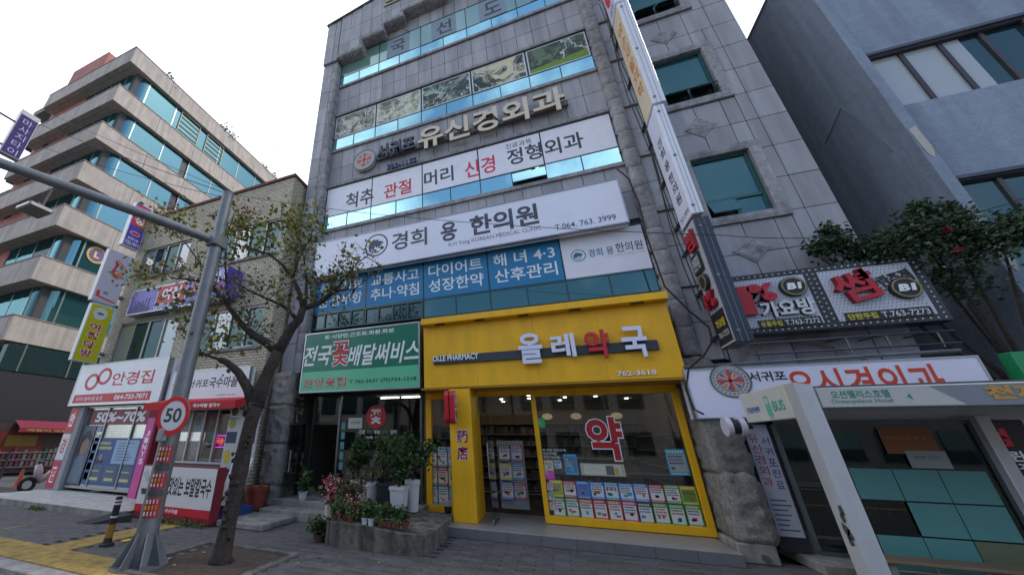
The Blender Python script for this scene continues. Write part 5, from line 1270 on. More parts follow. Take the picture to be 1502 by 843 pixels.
mb = MB(); mb.tube([(-16.6, 8.95, .5), (-16.6, 8.5, .62), (-16.6, 8.3, .55), (-16.6, 8.05, .35), (-16.6, 7.95, .6), (-16.6, 7.88, .85)], [.12, .15, .12, .10, .13, .08], 10, (.55, .38, .42)); mb.build('body', gloss, sc, smooth=True)
mb = MB(); mb.tube([(-16.6, 8.85, .68), (-16.6, 8.4, .74)], [.1, .08], 8, (.05, .05, .05)); mb.build('saddle', matte, sc); MB().tube([(-16.85, 7.9, .95), (-16.6, 7.85, .98), (-16.35, 7.9, .95)], .02, 6, (.1, .1, .1)).build('handlebar', metal, sc)

# ============================================================ blue rendered building at the right
ub = thing('blue_building', 'rough blue grey rendered building with dark framed windows at the right', 'building', (10, 9, 0))
UX = 7.58; UH = 13.95
mb = MB(); mb.box(UX, UX+.18, 8.90, 9.3, 0, UH); mb.box(UX, UX+.3, 9.3, 20, 0, UH)
for z0, z1 in ((0, 4.3), (6.45, 8.44), (9.98, 12.2), (13.5, UH)): mb.box(UX+.18, 15, 8.99, 9.29, z0, z1)
for z0, z1 in ((4.3, 6.45), (8.44, 9.98), (12.2, 13.7)): mb.box(10.2, 11, 8.99, 9.29, z0, z1); mb.box(14, 15, 8.99, 9.29, z0, z1)
mb.build('wall', bluewall, ub)
for wi, (z0, z1) in enumerate(((4.3, 6.45), (8.44, 9.98), (12.2, 13.5))):
    for (a, b, n_) in ((UX+.20, 10.2, 4), (11, 14, 4)):
        fm = MB(); c = (.035, .025, .03)
        for q in ((a, b, z0, z0+.05), (a, b, z1-.05, z1)): fm.box(q[0], q[1], 9.06, 9.16, q[2], q[3], c)
        for i in range(n_+1): x = a+(b-a)*i/n_; fm.box(x-.035, x+.035, 9.062, 9.158, z0+.05, z1-.05, c)
        fo = fm.build('window_frame', gloss, ub)
        for i in range(n_):
            x = a+(b-a)*i/n_; x2 = a+(b-a)*(i+1)/n_
            m_ = (pane_frost if i < 2 else pane_dark) if wi else pane_dark
            MB().box(x+.03, x2-.03, 9.10, 9.11, z0+.05, z1-.05).build('window_pane', m_, fo)
            if i == 2 and wi: MB().box(x+.05, x+.3, 9.094, 9.098, z0+.06, z1-.06).build('curtain', pane_frost, fo)
    MB().box(UX+.19, 14.5, 8.93, 9.0, z1+.0, z1+.07, (.08, .09, .13)).build('lintel_drip', matte, ub)
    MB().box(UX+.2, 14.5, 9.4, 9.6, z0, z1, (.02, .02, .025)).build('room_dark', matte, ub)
for z in (7.4, 4.9):
    mb = MB(); v = [(UX+.02, 8.893, z+.35), (UX+.14, 8.893, z+.42), (UX+.16, 8.893, z-.2), (UX+.11, 8.893, z-.42), (UX+.05, 8.893, z-.30)]; mb.add(v, [(0, 1, 2, 3, 4)], (.42, .40, .36)); mb.build('bare_patch', matte, ub)
MB().tube([(UX-.03, 10.6, 9.0), (UX-.03, 9.75, 9.35), (UX-.03, 9.6, 8.9), (UX-.03, 9.35, 7.6)], .012, 6, (.14, .17, .2)).build('conduit', paint, ub)
MB().box(UX-.02, 15, 8.88, 20, UH, UH+.08, (.12, .14, .18)).build('coping', matte, ub)
# ground floor of the gap, dark
dk = mat('dark_interior', (.03, .035, .04), .9)
ent = thing('clinic_entrance', 'dark recessed entrance of the clinic building behind the bus shelter', 'entrance', (4.8, 9.5, 0))
MB().box(3.36, 3.42, 9.2, 13, 0, 3.2).box(6.1, 6.16, 9.0, 13, 0, 3.2).box(3.36, 6.16, 12.5, 12.6, 0, 3.2).build('inner_wall', dk, ent)
MB().box(3.3, 6.3, 7.95, 9.2, 0, .14, (1, 1, 1), .01).build('step', concrete, ent)
MB().box(3.36, 6.1, 8.9, 12.5, .0, .28, (1, 1, 1), .01).build('step', concrete, ent)
fm = MB()
for x in (4.05, 5.0, 6.02): fm.box(x-.035, x+.035, 9.5, 9.57, .28, 2.5, (.10, .11, .12))
fm.box(4.05, 6.02, 9.502, 9.568, 2.42, 2.5, (.10, .11, .12)); fm.build('door_frame', metal, ent); MB().box(4.08, 6.0, 9.53, 9.54, .28, 2.42).build('glass_door', glass, ent)
MB().box(3.42, 6.1, 9.45, 9.6, 2.5, 3.1, (.03, .03, .03)).build('transom', matte, ent)
cp = MB().box(4.4, 5.3, 10.6, 10.9, .3, 1.9, (.10, .09, .07)); cp.box(4.6, 5.2, 10.55, 10.59, .5, .9, (.4, .33, .02)); cp.build('lobby_furniture', paint, ent)
# standing white notice
nt_ = thing('notice_board', 'tall white notice with red and blue columns of letters leaning by the clinic entrance', 'notice', (3.45, 8.95, .15))
MB().box(3.10, 3.50, 8.56, 8.60, .15, 2.1, (.03, .03, .04), .004).build('backing', paint, nt_)
f_ = Fr((-.14, 8.555, 0), (1, 0, 0), (0, 0, 1), (0, -1, 0)); MB().plate(f_, 3.27, .36, 3.60, 2.05, .001, .004, (.50, .51, .60)).build('face', paint, nt_)
for i, s_ in enumerate('유신경외과'): z = 1.75-i*.17; text(s_, f_, (3.30, z, 3.43, z+.14), (.35, .04, .04), .005, 0, .01, parent=nt_)
for i, s_ in enumerate('서귀포진료'): z = 1.72-i*.17; text(s_, f_, (3.46, z, 3.57, z+.12), (.05, .07, .2), .005, 0, .01, parent=nt_)
mb = MB()
for i in range(7): z = .86-i*.07; mb.plate(f_, 3.31, z, 3.31+random.uniform(.14, .26), z+.02, .004, .006, (.08, .1, .2))
mb.build('small_print', paint, nt_)
# arch over the entrance
mb = MB(); v = []; n_ = 14
for j in range(n_+1):
    a = math.pi*j/n_; v.append((4.42+.95*math.cos(a), 8.9, 3.0+.62*math.sin(a)))
for j in range(n_+1):
    a = math.pi*j/n_; v.append((4.42+.86*math.cos(a), 8.9, 3.0+.53*math.sin(a)))
mb.add(v, [(j, j+1, n_+2+j, n_+1+j) for j in range(n_)], (.25, .24, .22)); mb.build('arch_ring', concrete, mbld)
# projecting lower clinic sign
ls = board('entrance_sign', 'white sign with round emblem and red letters over the entrance behind the bus shelter', FX(8.3), (2.42, 2.14, 6.2, 3.02), .35, (.70, .69, .82), 'sign', frame=(.45, .45, .48), edge=.02)
f_ = FX(8.3); zr = zm(1000, 360, .33422)
p = PT(1000+212*.33422, 360+592*.33422, 1, 8.3); roundel(f_, p.x, p.z, .30, ls, .006, False)
text('서귀포', f_, zr(8.3, 285, 555, 468, 592), (.03, .03, .04), .004, 0, .025, parent=ls)
text('유신경외과', f_, (3.87, 2.36, 5.72, 2.93), (.60, .05, .015), .004, 0, .035, parent=ls)
MB().tube([(2.45, 8.35, 3.08), (6.1, 8.35, 3.12)], .03, 6, (.3, .22, .1)).build('top_tube', galv, ls)
# dotted karaoke sign
ks = thing('bar_sign', 'black bulb dotted double sign with red 1% and red letters above the entrance sign', 'sign', (4.9, 8.5, 3.6))
f_ = FX(8.40); KX0, KX1, KZ0, KZ1 = 3.42, 6.28, 3.62, 4.82
MB().plate(f_, KX0, KZ0, KX1, KZ1, -.3, 0, (.012, .014, .022), .01).build('casing', gloss, ks)
rects = [(3.55, 3.74, 4.73, 4.70), (4.93, 3.74, 6.13, 4.70)]
for q in rects:
    MB().plate(f_, *q, .001, .01, (.50, .51, .58)).build('face', gloss, ks)
    mb = MB(); nx = 22
    for i in range(nx):
        for j in range(17): 
            u = q[0]+.03+(q[2]-q[0]-.06)*(i+.5*(j % 2))/nx; v_ = q[1]+.03+(q[3]-q[1]-.06)*j/16; mb.plate(f_, u-.0075, v_-.0075, u+.0075, v_+.0075, .010, .012, (.03, .03, .05))
    mb.build('perforation', paint, ks)['kind'] = 'stuff'
mb = MB()
def dots(x0, x1, z0, z1, d):
    n_ = int(max(abs(x1-x0), abs(z1-z0))/d)
    for i in range(n_+1): mb.disc(f_, x0+(x1-x0)*i/max(1, n_), z0+(z1-z0)*i/max(1, n_), .014, 0, .012, (.62, .55, .42), 6)
dots(3.5, 6.2, 4.76, 4.76, .09); dots(3.5, 6.2, 3.68, 3.68, .09); dots(4.79, 4.79, 3.76, 4.68, .09); dots(4.87, 4.87, 3.8, 4.68, .09); dots(6.2, 6.2, 3.76, 4.68, .09)
mb.build('bulb', paint, ks)['kind'] = 'stuff'
zk = zm(1000, 360, .33422); KR, KS_ = (.48, .01, .03), (.22, .01, .02)
text('1', f_, (3.60, 3.98, 3.84, 4.56), KR, .01, .09, .06, parent=ks, side=KS_, name='letter'); text('%', f_, (3.80, 4.22, 4.22, 4.58), KR, .01, .09, .05, parent=ks, side=KS_, name='letter')
text('가요방', f_, (3.90, 3.90, 4.68, 4.22), (.62, .62, .64), .01, .07, .035, parent=ks, side=(.03, .03, .03))
for u in (4.50, 5.72+.18):
    v_ = 4.46 if u < 5 else 4.22
    MB().disc(f_, u, v_, .19, .01, .08, (.02, .02, .025), 24).ring(f_, u, v_, .155, .175, .08, .09, (.30, .24, .10), 24).build('badge', paint, ks); text('B1', f_, (u-.11, v_-.065, u+.11, v_+.065), WT, .085, .02, .05, .15, parent=ks)
for q, s1_, s2_ in (((3.82, 3.72, 4.70, 3.87), '유흥주점', 'T.763-7272'), ((5.02, 3.72, 6.08, 3.88), '단란주점', 'T.763-7273')):
    MB().plate(f_, *q, .01, .025, (.015, .015, .02)).build('phone_strip', paint, ks)
    text(s1_, f_, sub(q, .03, .18, .38, .85), (.62, .5, .03), .027, 0, .03, parent=ks); text(s2_, f_, sub(q, .43, .18, .97, .82), (.6, .6, .6), .027, 0, .015, parent=ks)
class FrR(Fr): pass
def rot(fr, u, v, a): return Fr(fr.p(u, v), fr.u*math.cos(a)+fr.v*math.sin(a), fr.v*math.cos(a)-fr.u*math.sin(a), fr.n)
text('썸', rot(f_, 5.06, 4.14, R(13)), (.0, -.13, .52, .42), KR, .01, .10, .022, parent=ks, side=KS_, name='letter')
MB().plate(rot(f_, 5.50, 4.22, R(14)), -.01, -.02, .61, .24, .01, .04, (.5, .5, .52)).build('label_plate', paint, ks); text('단란주점', rot(f_, 5.50, 4.22, R(14)), (.01, .0, .60, .22), (.03, .03, .04), .042, .02, .02, parent=ks)
text('+', rot(f_, 5.38, 4.42, R(13)), (.0, .0, .2, .2), KR, .01, .10, .08, parent=ks, side=KS_, name='letter')
br = MB()
for z in (3.45, 3.25): br.tube([(3.6, 8.4, z), (6.2, 8.4, z)], .018, 6, (.12, .12, .13))
for x in (4.9, 5.4, 6.0): br.tube([(x, 8.4, 3.45), (x, 8.4, 3.2)], .014, 6, (.12, .12, .13)); br.tube([(x, 8.4, 3.45), (x, 9.0, 3.5)], .014, 6, (.12, .12, .13))
br.build('bracket', metal, ks)
# projecting blade signs at the right pier
BX = 3.16
def lblade(name, label, y0, y1, z0, z1, face, edge, grp='vertical signs on the right pier', th=.2):
    t = thing(name, label, 'sign', (BX, (y0+y1)/2, z0), grp)
    MB().box(BX, BX+th, y0, y1, z0, z1, edge, .008).build('casing', gloss, t)
    MB().plate(FL(BX), -y1+.02, z0+.02, -y0-.02, z1-.02, .001, .004, face).build('face', gloss, t)
    mb = MB()
    for u in (.33, .66): mb.box(BX+th*u-.003, BX+th*u+.003, y0-.006, y0-.001, z0, z1, (.25, .25, .27))
    mb.build('seam', paint, t)
    for i in range(3): z = z0+.2+(z1-z0-.4)*i/2; MB().disc(FX(y0), BX+th*.3, z, .03, 0, .015, (.18, .18, .2), 10).build('bolt', metal, t)
    for z in (z0+.3, (z0+z1)/2, z1-.3): MB().box(BX+.05, BX+.12, y1, 8.95, z-.03, z+.03, (.06, .06, .07)).build('bracket', metal, t)
    return t
v1 = lblade('blade_sign', 'white vertical sign with round horse logo and stacked 경희 용 한의원, on the right pier', 7.72, 8.42, 6.02, 9.05, (.70, .70, .84), (.70, .71, .80))
fr = FL(BX)
horse(fr, -8.07+.02, 8.62, .2, (.02, .12, .18), v1)
for i, s_ in enumerate(('경', '희', '용', '한', '의', '원')):
    z = 8.06-i*.29-(.06 if i > 1 else 0)-(.06 if i > 2 else 0); text(s_, fr, (-8.2, z, -7.92, z+.24), INK, .005, 0, .025, parent=v1)
text('763-3999', fr, (-8.34, 6.12, -7.8, 6.24), INK, .005, 0, .01, parent=v1)
v2 = lblade('blade_sign', 'cream vertical sign with orange stacked letters above the horse logo sign', 7.72, 8.42, 9.12, 13.0, (.70, .60, .42), (.66, .67, .75), th=.27)
for i, s_ in enumerate('약손재활의학과'[:6]): z = 12.1-i*.46; text(s_, fr, (-8.24, z, -7.86, z+.38), (.55, .16, .02), .005, 0, .02, parent=v2)
v3 = lblade('blade_sign', 'white vertical sign with a red swirl, topmost on the right pier', 7.75, 8.45, 13.08, 17.5, (.66, .64, .78), (.66, .66, .75), th=.27)
MB().disc(fr, -8.1, 14.1, .26, .005, .008, (.55, .03, .06), 20, .5).build('swirl', paint, v3); text('국선도', fr, (-8.3, 13.2, -7.9, 13.5), (.06, .06, .25), .005, 0, .02, parent=v3)
for i, s_ in enumerate('단학선원'): z = 16.4-i*.5; text(s_, fr, (-8.3, z, -7.9, z+.4), (.5, .05, .05), .005, 0, .02, parent=v3)
v4 = lblade('blade_sign', 'black vertical sign with raised red letters and a round badge, lowest on the right pier', 7.78, 8.42, 3.38, 5.95, (.42, .43, .48), (.022, .03, .05), th=.26)
text('썸', fr, (-8.3, 5.36, -7.9, 5.78), KR, .005, .07, .022, parent=v4, side=KS_, name='letter')
MB().plate(fr, -8.36, 4.90, -7.96, 5.3, .005, .05, (.02, .02, .025)).build('label_box', paint, v4); text('단란주점', fr, (-8.32, 4.96, -8.0, 5.24), (.6, .6, .6), .052, 0, .02, parent=v4)
MB().disc(fr, -8.1, 4.66, .17, .005, .07, (.02, .02, .025), 20).ring(fr, -8.1, 4.66, .13, .15, .07, .08, (.3, .24, .1), 20).build('badge', paint, v4)
text('1%', fr, (-8.3, 4.12, -7.9, 4.44), KR, .005, .07, .05, parent=v4, side=KS_, name='letter')
MB().plate(fr, -8.38, 3.44, -7.84, 4.05, .005, .012, (.02, .02, .025)).build('label_box', paint, v4); text('가요방', fr, (-8.3, 3.74, -7.9, 3.9), (.6, .5, .04), .014, 0, .03, parent=v4); text('763-7272', fr, (-8.32, 3.56, -7.88, 3.66), (.6, .6, .6), .014, 0, .01, parent=v4)
text('1', FX(8.1), (3.44, 4.0, 3.5, 5.6), KR, .0, .05, .05, parent=v4, side=KS_, name='letter')
# green sign at right edge
gsn = board('green_sign', 'green sign with blue outlined white writing at the right picture edge', FX(8.3), (6.55, 2.15, 8.4, 3.05), .2, (.02, .26, .10), 'sign')
text('경매', FX(8.3), (6.72, 2.66, 7.6, 2.96), (.02, .03, .2), .003, 0, .06, .1, parent=gsn, grow=.05); text('경매', FX(8.3), (6.72, 2.66, 7.6, 2.96), WT, .006, 0, .04, .1, parent=gsn)
text('사무소', FX(8.3), (6.9, 2.3, 7.8, 2.55), WT, .003, 0, .03, parent=gsn)
pnl = board('bar_menu_sign', 'black vertical sign with red letters and B1 badge behind the shelter glass', FX(8.4), (5.72, .4, 6.34, 2.12), .1, (.02, .015, .02), 'sign', frame=(.35, .35, .36), edge=.03)
f_ = Fr((-.5, 8.4, .05), (1, 0, 0), (0, 0, 1), (0, -1, 0)); text('썸', f_, (6.3, 1.68, 6.6, 1.92), KR, .004, 0, .04, parent=pnl); text('단란', f_, (6.34, 1.48, 6.66, 1.62), WT, .004, 0, .03, parent=pnl); text('주점', f_, (6.36, 1.33, 6.68, 1.46), WT, .004, 0, .03, parent=pnl)
MB().ring(f_, 6.56, 1.14, .12, .145, .004, .008, WT, 20).build('badge', paint, pnl); text('B', f_, (6.5, 1.08, 6.62, 1.2), WT, .004, 0, .04, parent=pnl); text('1%', f_, (6.42, .72, 6.7, .9), KR, .004, 0, .04, parent=pnl)
# round wall lamp/sign near the shelter
ro = thing('round_projecting_sign', 'small white round double sided sign on a dark mount beside the bus shelter', 'sign', (2.9, 7.6, 1.9))
for x in (2.62, 2.80): MB().disc(FL(x), -7.7, 1.98, .15, -.035, .035, (.55, .55, .66), 24).build('disc', gloss, ro)
MB().disc(FL(2.71), -7.7, 1.98, .11, -.06, .06, (.02, .02, .025), 20).box(2.9, 2.95, 7.7, 8.2, 1.95, 2.0, (.03, .03, .03)).build('mount', paint, ro)

# ============================================================ bus shelter
bs = thing('bus_shelter', 'silver framed bus shelter with teal stickered glass at the right foreground', 'bus shelter', (4.5, 6.7, 0))
silver = mat('silver_paint', (.58, .60, .64), .35, metal=.35, nscale=5, namt=.05, dirt=.12)
beige = mat('shelter_fascia', (.55, .55, .51), .5, nscale=3, namt=.06, dirt=.1)
SX0, SX1, SY0, SY1, SZ0, SZ1 = 2.86, 12.0, 6.0, 7.6, 2.12, 2.36
MB().add([(2.84, 6.0, -.1), (3.01, 6.0, -.1), (3.01, 6.0, 2.40), (2.84, 6.0, 2.44), (2.84, 6.22, -.1), (3.01, 6.22, -.1), (3.01, 6.22, 2.40), (2.84, 6.22, 2.44)],
         [(0, 1, 2, 3), (5, 4, 7, 6), (4, 0, 3, 7), (1, 5, 6, 2), (3, 2, 6, 7)]).build('post', silver, bs)
MB().box(5.12, 5.24, 7.3, 7.42, -.1, 2.1, (1, 1, 1), .01).build('post', silver, bs)
MB().box(3.02, SX1, 6.0, 6.16, SZ0, SZ1, (1, 1, 1), .012).build('front_beam', mat('beam_grey', (.20, .22, .25), .45, nscale=4, namt=.06), bs)
f_ = FX(6.0)
MB().poly(f_, [(3.03, 2.135), (4.20, 2.135), (3.98, 2.345), (3.03, 2.345)], .001, .004, (.44, .45, .43)).build('fascia_panel', paint, bs)
zs = zm(1180, 540, .3594)
text('오션펠리스호텔', f_, zs(5.996, 100, 92, 355, 118), (.02, .20, .15), .006, 0, .02, parent=bs)
text('Oceanpalace Hotel', f_, zs(5.996, 106, 126, 368, 143), (.10, .22, .2), .006, 0, .012, parent=bs)
q = zs(5.996, 412, 102, 445, 127); MB().poly(f_, [(q[0], (q[1]+q[3])/2), (q[2], q[1]), (q[2]-.01, q[3])], .004, .007, (.02, .22, .15)).build('arrow', paint, bs)
text('천지연폭포', f_, (4.38, 2.18, 5.4, 2.33), (.50, .27, .05), .006, 0, .05, parent=bs)
# end fascia with BUS
MB().box(2.87, 2.92, 6.23, 7.62, 2.03, 2.46, (1, 1, 1), .01).build('end_fascia', beige, bs)
fr = FL(2.87)
def SP(x, y): p = PT(x, y, 0, 2.868); return (-p.y, p.z)
a, b = SP(1128, 584), SP(1160, 602)
text('BUS', fr, (-6.72, 2.14, -6.42, 2.28), (.05, .36, .27), .003, 0, .03, parent=bs)
MB().plate(fr, -6.90, 2.10, -6.78, 2.36, .002, .004, (.10, .42, .32)).plate(fr, -6.885, 2.25, -6.795, 2.33, .0045, .006, (.45, .5, .46)).plate(fr, -6.89, 2.06, -6.86, 2.1, .002, .004, (.1, .4, .3)).plate(fr, -6.82, 2.06, -6.79, 2.1, .002, .004, (.1, .4, .3)).build('bus_pictogram', paint, bs)
text('천지동주민센터', fr, (-7.5, 2.16, -7.1, 2.25), (.04, .10, .38), .003, 0, .03, parent=bs)
MB().box(2.93, SX1, 6.17, 7.62, 2.36, 2.40).build('roof', mat('shelter_roof', (.08, .10, .11), .3), bs)
MB().box(2.93, SX1, 7.50, 7.62, 2.06, 2.35).build('rear_beam', silver, bs)
fm = MB()
for q in ((3.1, 5.12, 2.0, 2.05), (3.1, 5.12, .35, .40)): fm.box(q[0], q[1], 7.4, 7.45, q[2], q[3], (.12, .15, .16))
for x in (3.06, 5.08): fm.box(x, x+.05, 7.4, 7.45, .40, 2.0, (.12, .15, .16))
fm.build('panel_frame', metal, bs)
shg = glassmat('shelter_glass', (.22, .36, .35), .02)
MB().box(3.1, 5.1, 7.42, 7.43, .4, 2.0).build('rear_glass', shg, bs)
f_ = FX(7.40); TL_ = (.09, .27, .27)
for j in range(4):
    z1_ = 1.43-j*.39
    for i in range(3):
        if j == 1 and i == 0: continue
        x = 3.72+i*.43; MB().plate(f_, x+.004, z1_-.375, x+.425, z1_-.003, .002, .004, TL_ if not (j == 2 and i == 2) else (.13, .16, .10)).build('teal_sticker', gloss, bs)
MB().plate(f_, 4.19, 1.62, 4.70, 1.95, .002, .004, (.26, .09, .03)).plate(f_, 4.36, 1.45, 4.74, 1.66, .0045, .006, (.28, .33, .33)).build('notice', paint, bs)
text('버스 노선 안내', f_, (4.25, 1.80, 4.62, 1.84), (.35, .3, .1), .005, 0, .01, parent=bs); text('정류장 시간표', f_, (4.42, 1.56, 4.66, 1.6), (.05, .08, .1), .007, 0, .01, parent=bs)
MB().box(3.3, 5.0, 6.9, 7.25, .42, .46, (.2, .14, .09), .01).box(3.5, 3.56, 6.95, 7.2, 0, .42, (.2, .2, .2)).box(4.7, 4.76, 6.95, 7.2, 0, .42, (.2, .2, .2)).build('bench', paint, bs)
mb = MB(); rg = random.Random(3)
for (y, z, s_) in ((6.05, 1.05, .06), (6.07, .98, .05), (6.1, .86, .07), (6.06, .80, .05), (6.09, .74, .06)):
    v = [(2.838, y+s_*rg.uniform(.5, 1)*math.cos(a), z+s_*rg.uniform(.6, 1.4)*math.sin(a)) for a in [q*math.pi/4 for q in range(8)]]; mb.add(v, [tuple(range(8))[::-1]], (.06, .06, .06))
mb.build('torn_sticker', matte, bs)

# ============================================================ street pole with 50 sign
sp = thing('signal_pole', 'tall grey galvanised pole with gusseted base and long arm reaching left', 'pole', (-5.87, 4.4, 0))
PX_, PY_ = -5.87, 4.4
MB().tube([(PX_, PY_, 0), (PX_, PY_, .35), (PX_-.02, PY_, 3), (PX_-.05, PY_, 6.55), (PX_-.05, PY_, 6.62)], [.155, .15, .13, .108, .115], 24).build('shaft', galv, sp, smooth=False)
for k in range(8):
    a = k*math.pi/4+.2; c, s_ = math.cos(a), math.sin(a); t_ = Vector((-s_, c, 0))*.008
    P = [Vector((PX_+c*.14, PY_+s_*.14, .02)), Vector((PX_+c*.34, PY_+s_*.34, .02)), Vector((PX_+c*.33, PY_+s_*.33, .06)), Vector((PX_+c*.15, PY_+s_*.15, .42))]
    MB().add([p+t_ for p in P]+[p-t_ for p in P], [(0, 1, 2, 3), (7, 6, 5, 4), (0, 4, 5, 1), (1, 5, 6, 2), (2, 6, 7, 3)]).build('gusset', galv, sp)
MB().lathe((PX_, PY_, -.01), [(.36, 0), (.36, .03)], 24).build('base_plate', galv, sp)
A0 = Vector((PX_-.03, PY_, 5.42)); ar = [PT(0, 243, 2, 5.55), A0]
MB().tube([A0, A0+(ar[0]-A0)*.5+Vector((0, 0, .04)), A0+(ar[0]-A0)*1.35+Vector((0, 0, .05))], [.085, .09, .075], 16).build('arm', galv, sp, smooth=False)
MB().box(PX_-.16, PX_+.1, PY_-.16, PY_+.16, 5.28, 5.56, (1, 1, 1), .02).build('arm_clamp', galv, sp)
q = A0+(ar[0]-A0)*.8
MB().box(q.x-.28, q.x+.12, q.y-.2, q.y+.1, q.z-.55, q.z-.47, (.25, .25, .25), .02).tube([(q.x, q.y, q.z-.1), (q.x-.06, q.y, q.z-.45)], .02, 6, (.15, .12, .1)).tube([(q.x-.15, q.y, q.z-.1), (q.x-.2, q.y, q.z-.3), (q.x-.05, q.y, q.z-.5)], .015, 6, (.12, .08, .06)).build('camera_bracket', metal, sp)
# speed sign
ss = thing('speed_limit_sign', 'round red rimmed 50 speed limit sign strapped to the grey pole', 'traffic sign', (-5.87, 4.2, 1.8))
f_ = FX(4.2); p = PT(254, 609, 1, 4.2); sn = Fr(p, Vector((.985, .17, 0)), (0, 0, 1), Vector((.17, -.985, 0)))
mb = MB().disc(sn, 0, 0, .30, -.012, 0, (.5, .5, .5), 40); mb.build('backing', metal, ss)
MB().disc(sn, 0, 0, .297, .0005, .002, (.62, .63, .64), 40).build('face', gloss, ss); MB().ring(sn, 0, 0, .225, .298, .0015, .004, (.60, .02, .03), 40).build('red_rim', gloss, ss)
text('50', sn, (-.155, -.105, .155, .115), (.03, .03, .035), .003, 0, .022, parent=ss)
MB().tube([(PX_-.16, PY_-.05, p.z), (PX_, PY_-.17, p.z), (PX_+.16, PY_-.05, p.z)], .012, 6, (.4, .4, .4)).build('strap', metal, ss)
stk = thing('sticker_strip', 'strips of dark red and yellow advert stickers wrapped round the grey pole', 'stickers', (-5.8, 4.25, .6))
for k, (z, h) in enumerate(((.62, .26), (.90, .08), (1.0, .22), (1.26, .08), (1.36, .24))):
    v = []; n_ = 6
    for j in range(n_+1):
        a = -1.45+j*1.35/n_; r = .158; v += [(PX_+math.cos(a)*r+.0, PY_+math.sin(a)*r, z), (PX_+math.cos(a)*r, PY_+math.sin(a)*r, z+h)]
    MB().add(v, [(2*j, 2*j+2, 2*j+3, 2*j+1) for j in range(n_)], (.30, .02, .03) if h > .1 else (.05, .05, .055)).build('sticker', paint, stk)
    mb = MB()
    if h > .1:
        for r_i in range(3):
            for j in range(4):
                a = -1.3+j*.28; r = .162; zz_ = z+.03+r_i*h*.3
                mb.box(PX_+math.cos(a)*r-.012, PX_+math.cos(a)*r+.014, PY_+math.sin(a)*r-.004, PY_+math.sin(a)*r, zz_, zz_+h*.2, [(.6, .6, .6), (.6, .42, .03), (.6, .6, .6)][r_i])
        mb.build('sticker_print', paint, stk)['kind'] = 'stuff'
pbx = MB().box(PX_-.02, PX_+.12, PY_-.24, PY_-.14, 1.66, 1.86, (.25, .27, .27), .02); tag(pbx.build('push_button_box', gloss), 'small grey push button box strapped to the pole below the 50 sign', 'button box')
# bollard
bo = thing('flexible_bollard', 'black bendy bollard with white bands and a worn yellow foot', 'bollard', (-7.42, 4.87, 0))
x, y = -7.42, 4.87
MB().lathe((x, y, .005), [(.11, 0), (.11, .03), (.065, .05), (.06, .12)], 18, (.03, .03, .03)).build('foot', matte, bo)
MB().lathe((x, y, .12), [(.058, 0), (.056, .20)], 18, (.32, .16, .03)).build('worn_band', matte, bo)
MB().lathe((x, y, .32), [(.055, 0), (.052, .40), (.045, .42), (.02, .425)], 18, (.02, .02, .022)).build('tube', matte, bo)
for z in (.42, .62, .67): MB().lathe((x, y, z), [(.0565, 0), (.0562, .028)], 18, (.6, .6, .6)).build('reflective_band', paint, bo)

